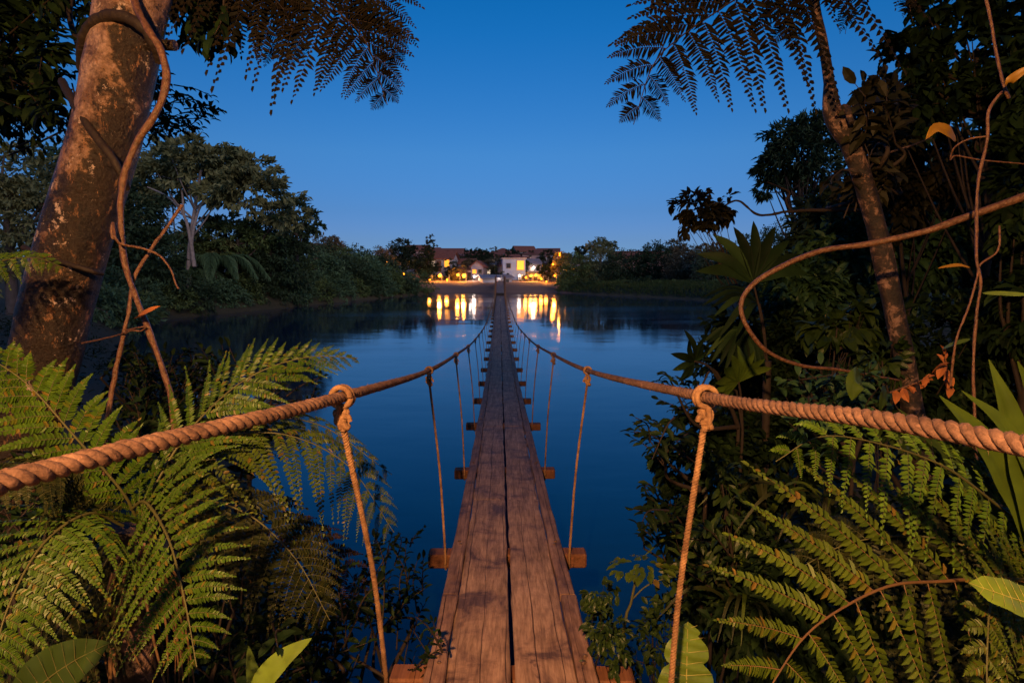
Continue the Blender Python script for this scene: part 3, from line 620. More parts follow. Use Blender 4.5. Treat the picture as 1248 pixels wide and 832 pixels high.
H(396, 92, 3.6, 5, 2.4, 'flat', M['wall_pink'], M['roof_grey'], 'small house with a bright window strip high among the left bank trees', [(0, 1.9, 2.2, .45, 'w')], .1, z=ZY(318, 92))
H(509, 140, 5, 6, 2.2, 'gable', M['wall_pink'], M['roof'], 'house with a red roof showing left of the tall slim conifer', [(-1, 1.3, 1.0, .8, 'w')], .0, z=ZY(317, 140))
H(777, 118, 11, 6, 2.0, 'gable', M['wall_pink'], M['roof'], 'long red-roofed house above the trees of the right bank', [(-3, 1.2, .8, .8, 'd'), (3, 1.2, .8, .8, 'd')], -.1, z=ZY(326, 118), rh=1.2)
H(690, 112, 4, 5, 2.0, 'gable', M['wall_blue'], M['roof_grey'], 'small pale house with one lit window half hidden by the right bank trees', [(-.9, 1.2, .7, .7, 'w'), (1.1, 1.2, .9, .5, 'o')], .0, z=ZY(335, 112))
H(499, 100, 2.6, 3, 1.5, 'gable', M['wall_ochre'], M['roof'], 'low brown shed lit orange beside the leftmost street lamp', [(.4, .8, .6, .5, 'w')], .2, z=ZY(349, 100), rh=.5)
# boundary wall along the beach
def low_wall(px0, px1, Y, y0, y1, m, label, name='retaining_wall'):
    a, b2 = G(px0, Y), G(px1, Y); mb = MB()
    z0, z1 = ZY(y1, Y), ZY(y0, Y); box(mb, ((a[0]+b2[0])/2, Y, (z0+z1)/2-.3), (abs(b2[0]-a[0]), .35, z1-z0+.6), None, .03)
    tag(mb.build(name, m), label, 'wall', kind='thing')
low_wall(527, 577, 94, 344.2, 347.5, M['wall_ochre'], 'low ochre wall under the orange lamps on the left of the beach')
low_wall(624, 676, 94.5, 344.2, 347.2, M['wall_ochre'], 'low ochre wall under the orange lamps on the right of the beach')
# street lamps
def lamp(px, py, Y, kind, label, E=None, r=.26):
    zt = ZY(py, Y); p = G(px, Y, zt); zg = gh(p[0], Y)
    e = empty('street_lamp', (p[0], Y, zg), label, 'street lamp', 'street lamps on the far bank')
    mb = MB(); tube(mb, [(p[0]+.35, Y+.1, zg-.2), (p[0]+.33, Y+.1, max(zt+.25, zg+1.2)), ], .06, 6); tube(mb, spline([(p[0]+.33, Y+.1, zt+.22), (p[0]+.15, Y+.05, zt+.42), (p[0], Y, zt+.32)], 6), .04, 6)
    mb.build('pole', M['pole'], e)
    mb = MB(); aa = np.linspace(0, 2*PI, 11)[:10]
    rg = [(0.02, r), (r*.7, r*.7), (r, 0), (r*.7, -r*.7), (.02, -r)]
    V = np.concatenate([np.column_stack([p[0]+q*np.cos(aa), Y+q*np.sin(aa), np.full(10, zt+h)]) for q, h in rg])
    mb.add(V, np.array([[i*10+(j+1) % 10, i*10+j, i*10+10+j, i*10+10+(j+1) % 10] for i in range(4) for j in range(10)]), True)
    mb.build('lamp_globe', M['bulb_o' if kind == 'o' else 'bulb_w'], e)
    ld = bpy.data.lights.new('street_light', 'POINT'); lo = bpy.data.objects.new('street_light', ld); COL.objects.link(lo)
    ld.energy = (E or (900 if kind == 'o' else 500))*.55; ld.color = (1, .34, .04) if kind == 'o' else (1, .78, .66); ld.shadow_soft_size = .3
    lo.location = (p[0]-.1, Y-r-.35, zt); return e
lamp(492, 335, 96, 'o', 'leftmost orange street lamp, beside the brown shed on the far bank', 700)
lamp(536, 336, 97, 'o', 'orange street lamp right of the foot of the tall slim conifer', 1300)
lamp(558, 335, 97, 'o', 'dimmer orange street lamp, left one of the close pair by the ochre house', 600, .2)
lamp(565.5, 336, 96, 'o', 'brightest orange street lamp, right one of the close pair by the ochre house', 1500, .32)
lamp(578, 337, 98, 'w', 'white lamp at the left end of the white boathouse', 260, .18)
lamp(633, 336, 98, 'w', 'white lamp in front of the pale blue two-storey house', 70, .2)
lamp(650.5, 326, 103, 'w', 'white lamp above the flat-roofed shop front', 200, .2)
lamp(647, 336, 98, 'o', 'left one of the two bright lamps in front of the flat-roofed shop', 600, .2)
lamp(653, 335.5, 98.5, 'o', 'right one of the two bright lamps in front of the flat-roofed shop', 600, .2)
lamp(682, 310, 101, 'o', 'high orange street lamp above the golden lit tree', 1100, .28)
lamp(676, 336, 96, 'o', 'low orange lamp at the foot of the golden lit tree', 700, .12)
lamp(202, 209, 50, 'w', 'small white lamp shining through the crown of the big umbrella tree', 60, .13)

for px_, py_, Y, k_, E_, r_, lab in ((506, 340, 99, 'o', 160, .12, 'tiny orange lamp low between the brown shed and the conifer'), (545, 341, 96, 'o', 260, .14, 'low orange lamp by the ochre wall right of the conifer lamp'), (574, 331, 104, 'w', 120, .12, 'small white lamp on the gabled house behind the boathouse'), (587, 334, 104, 'w', 120, .13, 'small white lamp below the gabled house windows'),
    (609, 339, 95, 'w', 60, .10, 'tiny bluish-white lamp just left of the bridge end'), (641, 338, 97, 'o', 300, .15, 'small orange lamp between the blue house and the shop front'), (660, 340, 97, 'o', 260, .13, 'small orange lamp right of the two bright shop lamps'), (689, 329, 96, 'o', 160, .12, 'small orange lamp among the leaves of the right bank tree'), (524, 341, 96.5, 'o', 260, .12, 'small orange lamp at the very foot of the conifer'),
    (674, 322, 100, 'o', 260, .14, 'small orange lamp in the leaves below the high street lamp'), (666, 343, 94, 'o', 160, .10, 'small orange lamp on the low ochre wall at the right of the beach')):
    lamp(px_, py_, Y, k_, lab, E_, r_)
TH_ = [(478, 318, 138, 3.4, 'wall_white', 'roof_grey', 'w', 'gable', 'first'), (503, 322, 126, 3.0, 'wall_white', 'roof', 'o', 'gable_side', 'second'), (536, 317, 142, 3.6, 'wall_pink', 'roof', 'w', 'gable', 'third'), (556, 322, 134, 3.0, 'wall_white', 'roof_grey', 'd', 'flat', 'fourth'),
   (571, 329, 120, 3.2, 'wall_white', 'roof', 'w', 'gable', 'fifth'), (584, 333, 113, 2.6, 'wall_grey', 'roof', 'o', 'gable_side', 'sixth'), (592, 318, 146, 3.4, 'wall_white', 'roof', 'w', 'gable', 'seventh'), (607, 327, 122, 2.8, 'wall_blue', 'roof_grey', 'w', 'flat', 'eighth'),
   (617, 331, 114, 2.4, 'wall_white', 'roof', 'd', 'gable_side', 'ninth'), (624, 322, 132, 3.4, 'wall_white', 'roof', 'w', 'gable', 'tenth'), (634, 326, 124, 2.6, 'wall_pink', 'roof', 'o', 'gable', 'eleventh'), (648, 330, 116, 2.8, 'wall_white', 'roof_grey', 'w', 'gable', 'twelfth'),
   (662, 325, 126, 3.0, 'wall_white', 'roof', 'o', 'gable_side', 'thirteenth'), (684, 321, 130, 3.2, 'wall_pink', 'roof', 'w', 'gable', 'fourteenth')]
for px_, py_, Y, w_, wm_, rm_, k_, rk_, o_ in TH_:
    Y -= 9; w_ *= .85
    H(px_, Y, w_, 4, 2.1, rk_, M[wm_], M[rm_], 'little %s hillside house, %s roof, %s little one from the left' % (wm_[5:], 'red tiled' if rm_ == 'roof' else 'grey', o_), [(-w_*.22, 1.2, .7, .7, k_), (w_*.24, 1.2, .6, .7, 'd')], .35*math.sin(px_), z=ZY(py_+6, Y), rh=.9, eave=.3)
H(530, 118, 3.6, 5, 2.0, 'gable', M['wall_ochre'], M['roof'], 'small ochre house just right of the conifer trunk', [(.6, 1.2, .7, .7, 'o')], .1, z=ZY(332, 118), rh=.8)
H(560, 118, 4.4, 5, 2.1, 'gable_side', M['wall_pink'], M['roof'], 'small pink gabled house above the bright pair of street lamps', [(-.8, 1.2, .7, .7, 'w'), (1.0, 1.2, .6, .7, 'd')], -.15, z=ZY(328, 118), rh=.9)
H(596, 128, 5.0, 5, 2.0, 'gable', M['wall_grey'], M['roof'], 'grey house with a red roof half hidden under the flat-topped tree', [(.9, 1.1, .8, .7, 'w')], .12, z=ZY(324, 128), rh=.9)
H(668, 140, 5.0, 5, 2.0, 'gable', M['wall_white'], M['roof'], 'pale house with a red roof on the skyline left of the high orange lamp', [(-.9, 1.1, .8, .6, 'd')], -.1, z=ZY(318, 140), rh=.9)
H(641, 117, 3.6, 4, 2.0, 'gable_side', M['wall_pink'], M['roof'], 'narrow pink house stepping up behind the blue house', [(0, 1.1, .8, .7, 'w')], .1, z=ZY(331, 117), rh=.8)
H(520, 150, 7.0, 5, 2.0, 'gable', M['wall_white'], M['roof'], 'white-walled house with a red roof on the skyline behind the conifer', [(-1.9, 1.1, .8, .6, 'w'), (1.9, 1.1, .8, .6, 'd')], 0, z=ZY(316, 150), rh=.9)
H(676, 112, 3.4, 4, 2.0, 'gable', M['wall_ochre'], M['roof'], 'little ochre house under the golden lit tree', [(.5, 1.1, .7, .7, 'o')], .1, z=ZY(338, 112), rh=.7)

# ------------------------------------------------------------------ trees and shrubs of the banks
def crown(mb, lobes, n, L, wr=.5, tpl=DIAM, clump=.28, per=22, hang=.15, g=rng, shell=.55):
    """leaves in clumps spread through ellipsoid lobes (cx,cy,cz,rx,ry,rz)"""
    lobes = np.array(lobes, float); vol = (lobes[:, 3]*lobes[:, 4]*lobes[:, 5])**(.8); k = max(1, n//per)
    li = g.choice(len(lobes), k, p=vol/vol.sum()); lb = lobes[li]
    d = rdir(k, g); rad = shell+(1-shell)*g.random(k)**.6; rad *= 1+.14*g.normal(size=k)
    cc = lb[:, :3]+d*lb[:, 3:]*rad[:, None]; cr = clump*lb[:, 3:].min(1)*(.6+.8*g.random(k))
    P = np.repeat(cc, per, 0)+rdir(k*per, g)*(g.random(k*per)**.5)[:, None]*np.repeat(cr, per)[:, None]*np.array([1.15, 1.15, .7])
    out = nz(np.repeat(d, per, 0)+rdir(k*per, g)*.9+np.array([0, 0, -hang])); N = nz(rdir(k*per, g)*.6+np.array([0, 0, 1.0])+np.repeat(d, per, 0)*.5)
    ls = L*(.6+.7*g.random(k*per)); place(mb, tpl, P, out, N, ls, ls*wr); return cc
def limbs(mb, base, top, cc, r0, nb=7, g=rng, wob=.3, sides=6):
    """tapered trunk base->top and limbs on to some clump centres"""
    base, top = np.array(base, float), np.array(top, float); Lt = np.linalg.norm(top-base)
    P = spline([base, base+(top-base)*.35+g.normal(size=3)*[wob, wob, 0], base+(top-base)*.7+g.normal(size=3)*[wob, wob, 0], top], 14)
    tube(mb, P, np.linspace(r0, r0*.5, 14), sides+2, rough=.05, seed=int(g.integers(999)))
    idx = g.choice(len(cc), min(nb, len(cc)), replace=False)
    for i in idx:
        s = P[int(6+g.random()*7)]; e = cc[i]; m_ = (s+e)/2+np.array([0, 0, -.08*np.linalg.norm(e-s)])+g.normal(size=3)*wob*.5
        Q = spline([s, m_, e], 9); tube(mb, Q, np.linspace(r0*.38, r0*.08, 9), sides)
def tree(name, cat, label, base, lobes, n, L, lm, bm='far_bark', r0=.2, top=None, group=None, nb=7, rel=True, seed=0, **kw):
    g = np.random.default_rng(seed+1000); x, y = base[0], base[1]; z = gh(x, y) if len(base) < 3 else base[2]
    e = empty(name, (x, y, z), label, cat, group); lobes = [((x+a, y+b_, c_)+(d_, e_, f_)) for a, b_, c_, d_, e_, f_ in lobes]
    mb = MB(); cc = crown(mb, lobes, n, L, g=g, **kw); mb.build('crown', M[lm], e)
    l0 = lobes[0]; top = (l0[0], l0[1], l0[2]-.1*l0[5]) if top is None else top
    mb = MB(); limbs(mb, (x, y, z-.3), top, cc, r0, nb, g, wob=.08*max(1, (top[2]-z)*.3)); mb.build('trunk', M[bm], e)
    return e
def lob(px, py, Y, wpx, hpx, depth=None, base=None):
    """ellipsoid lobe covering a pixel box, relative to base x,y"""
    z = ZY(py, Y); p = G(px, Y, z); k = Y*1.0/F; rx = wpx/2*k; rz = hpx/2*k
    return (p[0]-base[0], Y-base[1], z, rx, depth or rx*.8, rz)
def ptree(name, cat, label, Y, pxb, boxes, n, L, lm, **kw):
    """tree whose crown lobes cover boxes (px, py, w, h[, dY]) at distance Y"""
    b = G(pxb, Y); base = (b[0], Y)
    return tree(name, cat, label, base, [lob(q[0], q[1], Y+(q[4] if len(q) > 4 else 0), q[2], q[3], base=base) for q in boxes], n, L, lm, **kw)

# big umbrella tree
ptree('umbrella_tree', 'tree', 'big spreading umbrella tree with a pale forked trunk on the left bank', 46, 232,
      [(245, 205, 150, 50), (190, 222, 70, 60, 2), (300, 232, 110, 46, -1), (235, 185, 90, 34), (345, 262, 60, 34, 1), (290, 212, 80, 30, 1), (170, 250, 60, 50, 3), (262, 290, 90, 50, 5)], 13000, .52, 'umb_leaf',
      bm='pale_bark', r0=.21, nb=18, seed=3, hang=.0, shell=.35, clump=.30, wr=.55, per=30)
e_ = bpy.data.objects['umbrella_tree']
mb = MB()
for pts, r0 in (([(237, 325), (232, 290), (224, 262), (205, 240), (180, 228)], .17), ([(233, 300), (238, 270), (250, 245), (285, 232)], .14), ([(224, 262), (222, 235), (215, 215)], .11)):
    P = spline([G(a, 45.2, ZY(b_, 45.2)) for a, b_ in pts], 16); tube(mb, P, np.linspace(r0, r0*.3, 16), 8, rough=.05)
mb.build('pale_limb', M['pale_bark'], e_)
lb = [
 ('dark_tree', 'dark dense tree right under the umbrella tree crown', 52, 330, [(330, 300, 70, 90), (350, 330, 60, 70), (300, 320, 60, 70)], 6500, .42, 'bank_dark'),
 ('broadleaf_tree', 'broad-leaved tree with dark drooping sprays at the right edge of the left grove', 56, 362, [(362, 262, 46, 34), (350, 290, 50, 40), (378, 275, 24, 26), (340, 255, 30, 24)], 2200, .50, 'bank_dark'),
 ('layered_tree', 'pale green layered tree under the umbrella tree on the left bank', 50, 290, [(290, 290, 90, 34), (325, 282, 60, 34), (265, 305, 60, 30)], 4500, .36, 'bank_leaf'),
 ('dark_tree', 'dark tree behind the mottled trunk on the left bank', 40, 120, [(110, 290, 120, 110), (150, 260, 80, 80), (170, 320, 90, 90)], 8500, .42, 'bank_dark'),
 ('bushy_tree', 'bushy grey-green tree at the left edge beside the mottled trunk', 24, 20, [(15, 215, 90, 90), (40, 270, 90, 110), (-20, 270, 90, 160)], 6500, .26, 'umb_leaf'),
 ('bushy_tree', 'tall dark tree left of the umbrella tree behind the leaning trunk', 58, 130, [(120, 210, 110, 90), (150, 250, 90, 90), (80, 230, 90, 110)], 6500, .5, 'bank_dark'),
]
for k, (nm, lab, Y, pxb, bx, n_, L_, lm) in enumerate(lb):
    ptree(nm, 'tree', lab, Y, pxb, bx, n_, L_, lm, seed=20+k, r0=.25)
# shrubs along the left bank waterline, from the trunk to the town
sh = [(195, 48, 335, 110, 90, 'teal_leaf', 'blue-green shrub at the water below the pale forked trunk'),
      (160, 42, 350, 90, 80, 'bank_dark', 'dark shrub at the water between the hanging vines'),
      (250, 50, 360, 80, 36, 'teal_leaf', 'low leafy bush at the water under the palm'),
      (285, 53, 338, 95, 80, 'bank_leaf', 'tall rounded green shrub right of the palm'),
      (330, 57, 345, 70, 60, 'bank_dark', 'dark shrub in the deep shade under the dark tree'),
      (362, 60, 340, 56, 50, 'teal_leaf', 'bright layered shrub beyond the dark shade on the left bank'),
      (368, 58, 363, 30, 18, 'bank_leaf', 'small dome-shaped bush standing at the left waterline'),
      (398, 64, 336, 54, 58, 'teal_leaf', 'tall blue-green shrub in the middle of the left bank'),
      (404, 92, 305, 40, 22, 'brown_leaf', 'brownish tree around the house with the bright window strip'),
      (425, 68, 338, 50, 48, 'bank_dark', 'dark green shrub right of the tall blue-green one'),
      (448, 71, 336, 46, 48, 'teal_leaf', 'grey-green shrub sloping down towards the town'),
      (470, 75, 343, 44, 36, 'bank_leaf', 'feathery shrub second from the town end of the left bank'),
      (490, 79, 350, 32, 22, 'bank_dark', 'last low shrub at the town end of the left bank'),
      (440, 84, 318, 50, 30, 'bank_dark', 'dark olive tree on the skyline above the grey-green shrub'),
      (462, 98, 314, 34, 26, 'brown_leaf', 'brown thin-leaved tree on the skyline left of the white house'),
      (418, 96, 312, 40, 26, 'far_leaf', 'small dark tree on the skyline right of the bright window strip'),
      (388, 88, 300, 26, 26, 'brown_leaf', 'brownish tree on the skyline next to the drooping broad-leaved tree'),
      (407, 90, 297, 16, 16, 'brown_leaf', 'small round brown treetop on the left skyline')]
for k, (px_, Y, py_, w_, h_, lm, lab) in enumerate(sh):
    tall = py_ < 322
    ptree('bank_tree' if tall else 'bank_shrub', 'tree' if tall else 'shrub', lab, Y, px_, [(px_, py_, w_, h_), (px_-w_*.3, py_+h_*.2, w_*.6, h_*.7), (px_+w_*.28, py_+h_*.16, w_*.6, h_*.7)], 3600 if not tall else 2000, .30 if Y < 62 else .36, lm,
          seed=60+k, r0=.12, nb=5, shell=.5, clump=.33)
ORD = 'first second third fourth fifth sixth seventh eighth ninth tenth eleventh twelfth thirteenth fourteenth fifteenth sixteenth seventeenth eighteenth nineteenth twentieth twenty-first twenty-second twenty-third twenty-fourth twenty-fifth twenty-sixth'.split()
# a waterside fringe of bushes along the whole left bank
g = np.random.default_rng(44); bl = SH[7:15]; dl = np.concatenate([[0], np.cumsum(np.linalg.norm(np.diff(bl, axis=0), axis=1))]); NF = 26
for k in range(NF):
    t_ = dl[-1]*(k+.5)/NF; x = np.interp(t_, dl, bl[:, 0])-g.uniform(.6, 2.0); y = np.interp(t_, dl, bl[:, 1])+g.uniform(-.6, .6); h_ = g.uniform(1.1, 2.4); w_ = g.uniform(1.4, 2.1)
    tree('waterside_bush', 'bush', 'waterside bush of the left bank, %s from the town end' % ORD[NF-k-1], (x, y), [(0, 0, .9+h_*.3, w_, w_, h_*.75), (w_*.5, .3, .6+h_*.2, w_*.7, w_*.7, h_*.5), (-w_*.6, .4, .9+h_*.6, w_*.7, w_*.7, h_*.6)], 1800, .26, ['teal_leaf', 'bank_leaf', 'bank_dark', 'teal_leaf'][k % 4], seed=700+k, r0=.07, nb=4, group='bushes fringing the left bank', clump=.34)
# the wood behind them
for k, (px_, py_, Y, w_, h_, lm, lab) in enumerate(((300, 322, 58, 90, 80, 'bank_dark', 'dark wooded growth in the gap below the umbrella tree'), (215, 330, 56, 90, 90, 'bank_dark', 'dark tree behind the pale forked trunk'), (345, 318, 62, 60, 70, 'bank_leaf', 'green tree behind the drooping broad-leaved tree'),
   (385, 326, 70, 60, 60, 'bank_dark', 'dark tree behind the tall blue-green shrub'), (412, 322, 78, 50, 44, 'bank_leaf', 'olive tree above the middle of the left bank'), (160, 300, 60, 100, 100, 'bank_dark', 'deep green tree filling the gap right of the mottled trunk'), (435, 326, 80, 50, 36, 'teal_leaf', 'blue-green tree above the grey-green shrub'), (462, 330, 84, 44, 34, 'bank_dark', 'dark tree above the town end of the left bank'))):
    ptree('bank_tree', 'tree', lab, Y, px_, [(px_, py_, w_, h_), (px_-w_*.3, py_+h_*.15, w_*.6, h_*.8), (px_+w_*.3, py_+h_*.1, w_*.6, h_*.7)], 5200, .36, lm, seed=760+k, r0=.16, nb=6)
# palms on the left bank
def palm_frond(mb, P, nrm, n, L, w, droop=.5, g=rng):
    P = spline(P, 60); T = nz(np.gradient(P, axis=0)); tube(mb, P, np.linspace(w*.9, w*.2, 60), 5)
    t = np.linspace(.12, 1, n); idx = (t*59).astype(int)
    for s in (-1, 1):
        S = nz(np.cross(T[idx], nrm))*s; a = .65+.6*t[:, None]
        D = nz(S*np.cos(a)+T[idx]*np.sin(a)+np.array([0, 0, -droop])*(.5+.5*g.random((n, 1)))); ls = L*(np.sin(np.clip(t*.93+.07, 0, 1)*PI)**.5*.9+.15)*(.9+.2*g.random(n))
        place(mb, LANC, P[idx], D, nrm+.2*rdir(n, g), ls, w*1.6+0*ls)
for (px_, py_, Y, hh, lab) in ((262, 330, 48.5, 62, 'feathery palm with arching fronds at the water below the umbrella tree'), (228, 345, 48, 46, 'smaller palm left of the arching feathery palm')):
    top = G(px_, Y, ZY(py_, Y)); e = empty('palm', (top[0], Y, gh(top[0], Y)), lab, 'palm'); mb = MB(); tube(mb, [(top[0], Y, gh(top[0], Y)-.2), tuple(top)], [.2, .14], 8); mb.build('trunk', M['far_bark'], e)
    for k in range(12):
        a = 2*PI*k/12+.3; l_ = hh/F*Y*(.8+.35*random.random()); d = np.array([math.cos(a), math.sin(a)*.8, 0]); mb = MB()
        palm_frond(mb, [top, top+d*l_*.35+[0, 0, l_*.32], top+d*l_*.75+[0, 0, l_*.28], top+d*l_*1.1+[0, 0, -l_*.15]], np.array([0, 0, 1.]), 34, l_*.34, .05, .7); mb.build('frond', M['teal_leaf'], e)

# trees in the town and on the right bank
tt = [('broad_tree', 'broad dark round tree on the skyline left of the tall slim conifer', 108, 492, [(492, 303, 30, 22), (483, 311, 24, 20), (501, 312, 20, 22), (490, 322, 26, 16)], 4600, .42, 'far_leaf'),
      ('conifer', 'tall slim dark conifer rising above the town roofs', 104, 522, [(523, 301, 13, 22), (524, 293, 9, 14), (522, 312, 19, 16), (521, 324, 26, 18), (520, 337, 28, 22), (519, 318, 18, 24), (528, 303, 10, 9), (527, 296, 8, 8)], 6500, .36, 'far_leaf'),
      ('flat_topped_tree', 'dark flat-topped tree in the middle of the town', 116, 582, [(583, 311, 34, 12), (583, 305.5, 24, 6), (575, 318, 30, 14), (590, 322, 38, 18)], 5600, .36, 'far_leaf'),
      ('round_tree', 'dark rounded tree between the conifer and the flat-topped tree', 112, 552, [(552, 318, 22, 20), (545, 328, 22, 18)], 2000, .36, 'far_leaf'),
      ('round_tree', 'small treetop on the roof line right of the conifer', 140, 552, [(552, 309, 7, 7)], 500, .36, 'far_leaf'),
      ('dark_tree', 'dark reddish tree behind the lamps left of the pale blue house', 108, 604, [(604, 328, 36, 26), (592, 333, 22, 20), (614, 334, 16, 20)], 3200, .34, 'brown_leaf'),
      ('flat_topped_tree', 'dark wide tree on the ridge right of the centre house', 128, 627, [(628, 311, 22, 11), (622, 308, 14, 8), (632, 316, 12, 8)], 1700, .38, 'far_leaf'),
      ('round_tree', 'dark low tree between the blue house and the white lamp', 112, 644, [(646, 325, 18, 9)], 800, .34, 'far_leaf'),
      ('round_tree', 'dark round tree on the skyline left of the high orange lamp', 110, 668, [(668, 313, 16, 16), (664, 322, 20, 18), (672, 330, 14, 18)], 2200, .36, 'far_leaf'),
      ('lit_tree', 'golden tree lit by the high orange street lamp', 100, 682, [(682, 314, 14, 12), (686, 322, 16, 14), (676, 328, 12, 16), (690, 312, 12, 10)], 3200, .30, 'lamplit_leaf'),
      ('lit_bush', 'bush glowing orange beside the lamp right of the conifer', 99.5, 528, [(528, 341, 10, 10), (538, 340, 16, 7)], 1500, .25, 'lamplit_leaf'),
      ('lit_bush', 'bush glowing orange around the bright pair of lamps', 99.5, 560, [(556, 339, 16, 10), (566, 340, 18, 9), (552, 332, 12, 12), (563, 328, 12, 8)], 2600, .25, 'lamplit_leaf'),
      ('lit_bush', 'bush glowing orange under the two lamps at the shop', 100, 645, [(641, 341, 16, 8), (653, 342, 14, 6)], 1500, .25, 'lamplit_leaf'),
      ('lit_bush', 'bush glowing orange around the leftmost street lamp', 99, 495, [(495, 337, 16, 10), (503, 341, 10, 10)], 1500, .25, 'lamplit_leaf'),
      ('dark_tree', 'dark tree below the round skyline tree at the left end of town', 102, 508, [(508, 328, 20, 24), (502, 322, 16, 14), (514, 335, 14, 18)], 2400, .34, 'far_leaf'),
      ('dark_tree', 'dark leafy tree between the porch house and the ochre house', 103, 552, [(551, 327, 16, 22), (546, 336, 10, 12)], 1700, .32, 'far_leaf'),
      ('dark_tree', 'dark spreading tree in front of the ridge houses, below the flat-topped tree', 106, 580, [(578, 324, 26, 14), (570, 321, 16, 10)], 2000, .32, 'brown_leaf'),
      ('dark_tree', 'dark rounded tree just left of the two-storey blue house', 100, 611, [(611, 338, 16, 14), (606, 344, 22, 8), (600, 330, 12, 14)], 1900, .28, 'far_leaf'),
      ('dark_tree', 'dark bush-like tree between the blue house and the shop front', 104, 639, [(638, 332, 10, 14), (640, 322, 12, 8)], 1100, .28, 'far_leaf'),
      ('dark_tree', 'dark tree right of the shop front below the skyline tree', 101, 665, [(665, 334, 14, 22), (660, 327, 12, 10)], 1500, .28, 'far_leaf'),
      ('dark_tree', 'wide dark tree hiding the foot of the centre ridge house', 122, 600, [(600, 316, 22, 12), (592, 312, 14, 10)], 1500, .34, 'far_leaf'),
      ('round_tree', 'dark tree standing above the roof of the two-storey blue house', 116, 618, [(617, 317, 20, 14), (624, 320, 16, 10)], 1900, .32, 'far_leaf'),
      ('round_tree', 'tall thin-crowned tree poking above the ridge roofs right of the flat-topped tree', 132, 602, [(602, 306, 9, 10), (603, 313, 6, 8)], 700, .34, 'brown_leaf'),
      ('round_tree', 'small round tree breaking the skyline left of the flat-topped tree', 130, 566, [(566, 308, 12, 9), (562, 314, 10, 8)], 800, .34, 'far_leaf'),
      ('round_tree', 'small leafy tree breaking the skyline above the shop front', 126, 647, [(647, 311, 12, 9), (643, 316, 8, 8)], 800, .34, 'far_leaf'),
      ('dark_tree', 'small dark tree on the ridge right of the pink hipped house', 124, 661, [(661, 317, 12, 12)], 700, .32, 'far_leaf'),
      ('dark_bush', 'dark bush on top of the beach right below the white boathouse', 92, 597, [(598, 349, 18, 5), (590, 350, 10, 4)], 600, .2, 'far_leaf'),
      ('dark_bush', 'dark bush on the embankment right of the bridge end', 92, 633, [(633, 351, 30, 5), (622, 350, 14, 5)], 700, .2, 'far_leaf'),
      ('round_tree', 'small dark round treetop left of the domed tree on the right bank', 98, 708, [(708, 306, 14, 12), (706, 315, 10, 14)], 1300, .34, 'far_leaf'),
      ('domed_tree', 'domed tree with pale showing limbs on the right bank skyline', 97, 732, [(732, 300, 32, 18), (722, 303, 18, 14), (742, 303, 18, 16)], 3600, .36, 'umb_leaf'),
      ('domed_tree', 'reddish domed tree on the right bank skyline, right of the long red roof', 92, 824, [(824, 302, 26, 20), (818, 309, 20, 14), (831, 308, 16, 16), (822, 318, 22, 16)], 4200, .34, 'brown_leaf'),
      ('hazy_tree', 'brownish hazy tree at the right end of the skyline', 90, 856, [(854, 308, 34, 16), (866, 302, 18, 16), (848, 315, 30, 16)], 3800, .34, 'brown_leaf'),
      ('bank_tree', 'leafy tree beside the golden lit tree at the river', 93, 703, [(703, 328, 40, 38), (694, 338, 30, 28)], 6500, .32, 'bank_leaf'),
      ('bank_tree', 'dark tree in the middle of the right bank below the red roof', 91, 762, [(762, 325, 54, 40), (780, 330, 40, 40)], 8500, .32, 'bank_dark'),
      ('bank_tree', 'grey-green tree below the domed tree on the right bank', 93, 736, [(736, 325, 50, 42), (722, 334, 36, 34)], 8500, .32, 'umb_leaf'),
      ('bank_tree', 'tall dark tree left of the reddish domed tree', 89, 803, [(800, 320, 44, 44), (812, 332, 36, 34), (795, 310, 24, 24)], 8000, .32, 'bank_dark'),
      ('bank_tree', 'pale grey-brown tree with a bare stem below the reddish domed tree', 84, 838, [(838, 325, 56, 42), (826, 334, 36, 32)], 7500, .32, 'brown_leaf'),
      ('bank_tree', 'olive tree at the right end of the far right bank', 78, 872, [(872, 322, 50, 46), (890, 326, 46, 50)], 7000, .34, 'umb_leaf'),
      ('bank_tree', 'dark tree closing the far right bank behind the fan palm', 72, 912, [(915, 318, 60, 56), (945, 310, 60, 70)], 5200, .34, 'bank_dark')]
for k, (nm, lab, Y, pxb, bx, n_, L_, lm) in enumerate(tt):
    ptree(nm, 'tree' if 'bush' not in nm else 'bush', lab, Y, pxb, bx, n_, L_, lm, seed=120+k, r0=.18, nb=8, bm='pale_bark' if 'pale' in lab else 'far_bark', shell=.3 if 'domed' in nm else .5)
ub = [(690, 350, 'low leafy bush at the left tip of the grassy right bank'), (715, 348, 'dark bush at the foot of the grey-green tree'), (745, 349, 'bright green bush on the grassy right bank'), (775, 348, 'dark rounded bush left of the bare stem on the right bank'), (808, 350, 'bush beside the pale bare stem on the right bank'), (842, 351, 'last green bush before the fan palm leaves'), (868, 350, 'dark bush behind the fan palm leaves')]
for k, (px_, py_, lab) in enumerate(ub):
    Y = 88-(px_-690)*.09
    ptree('bank_shrub', 'shrub', lab, Y, px_, [(px_, py_, 30, 14), (px_+10, py_-2, 18, 14), (px_-10, py_, 16, 10)], 1500, .28, ['bank_leaf', 'bank_dark'][k % 2], seed=300+k, r0=.08, nb=3)
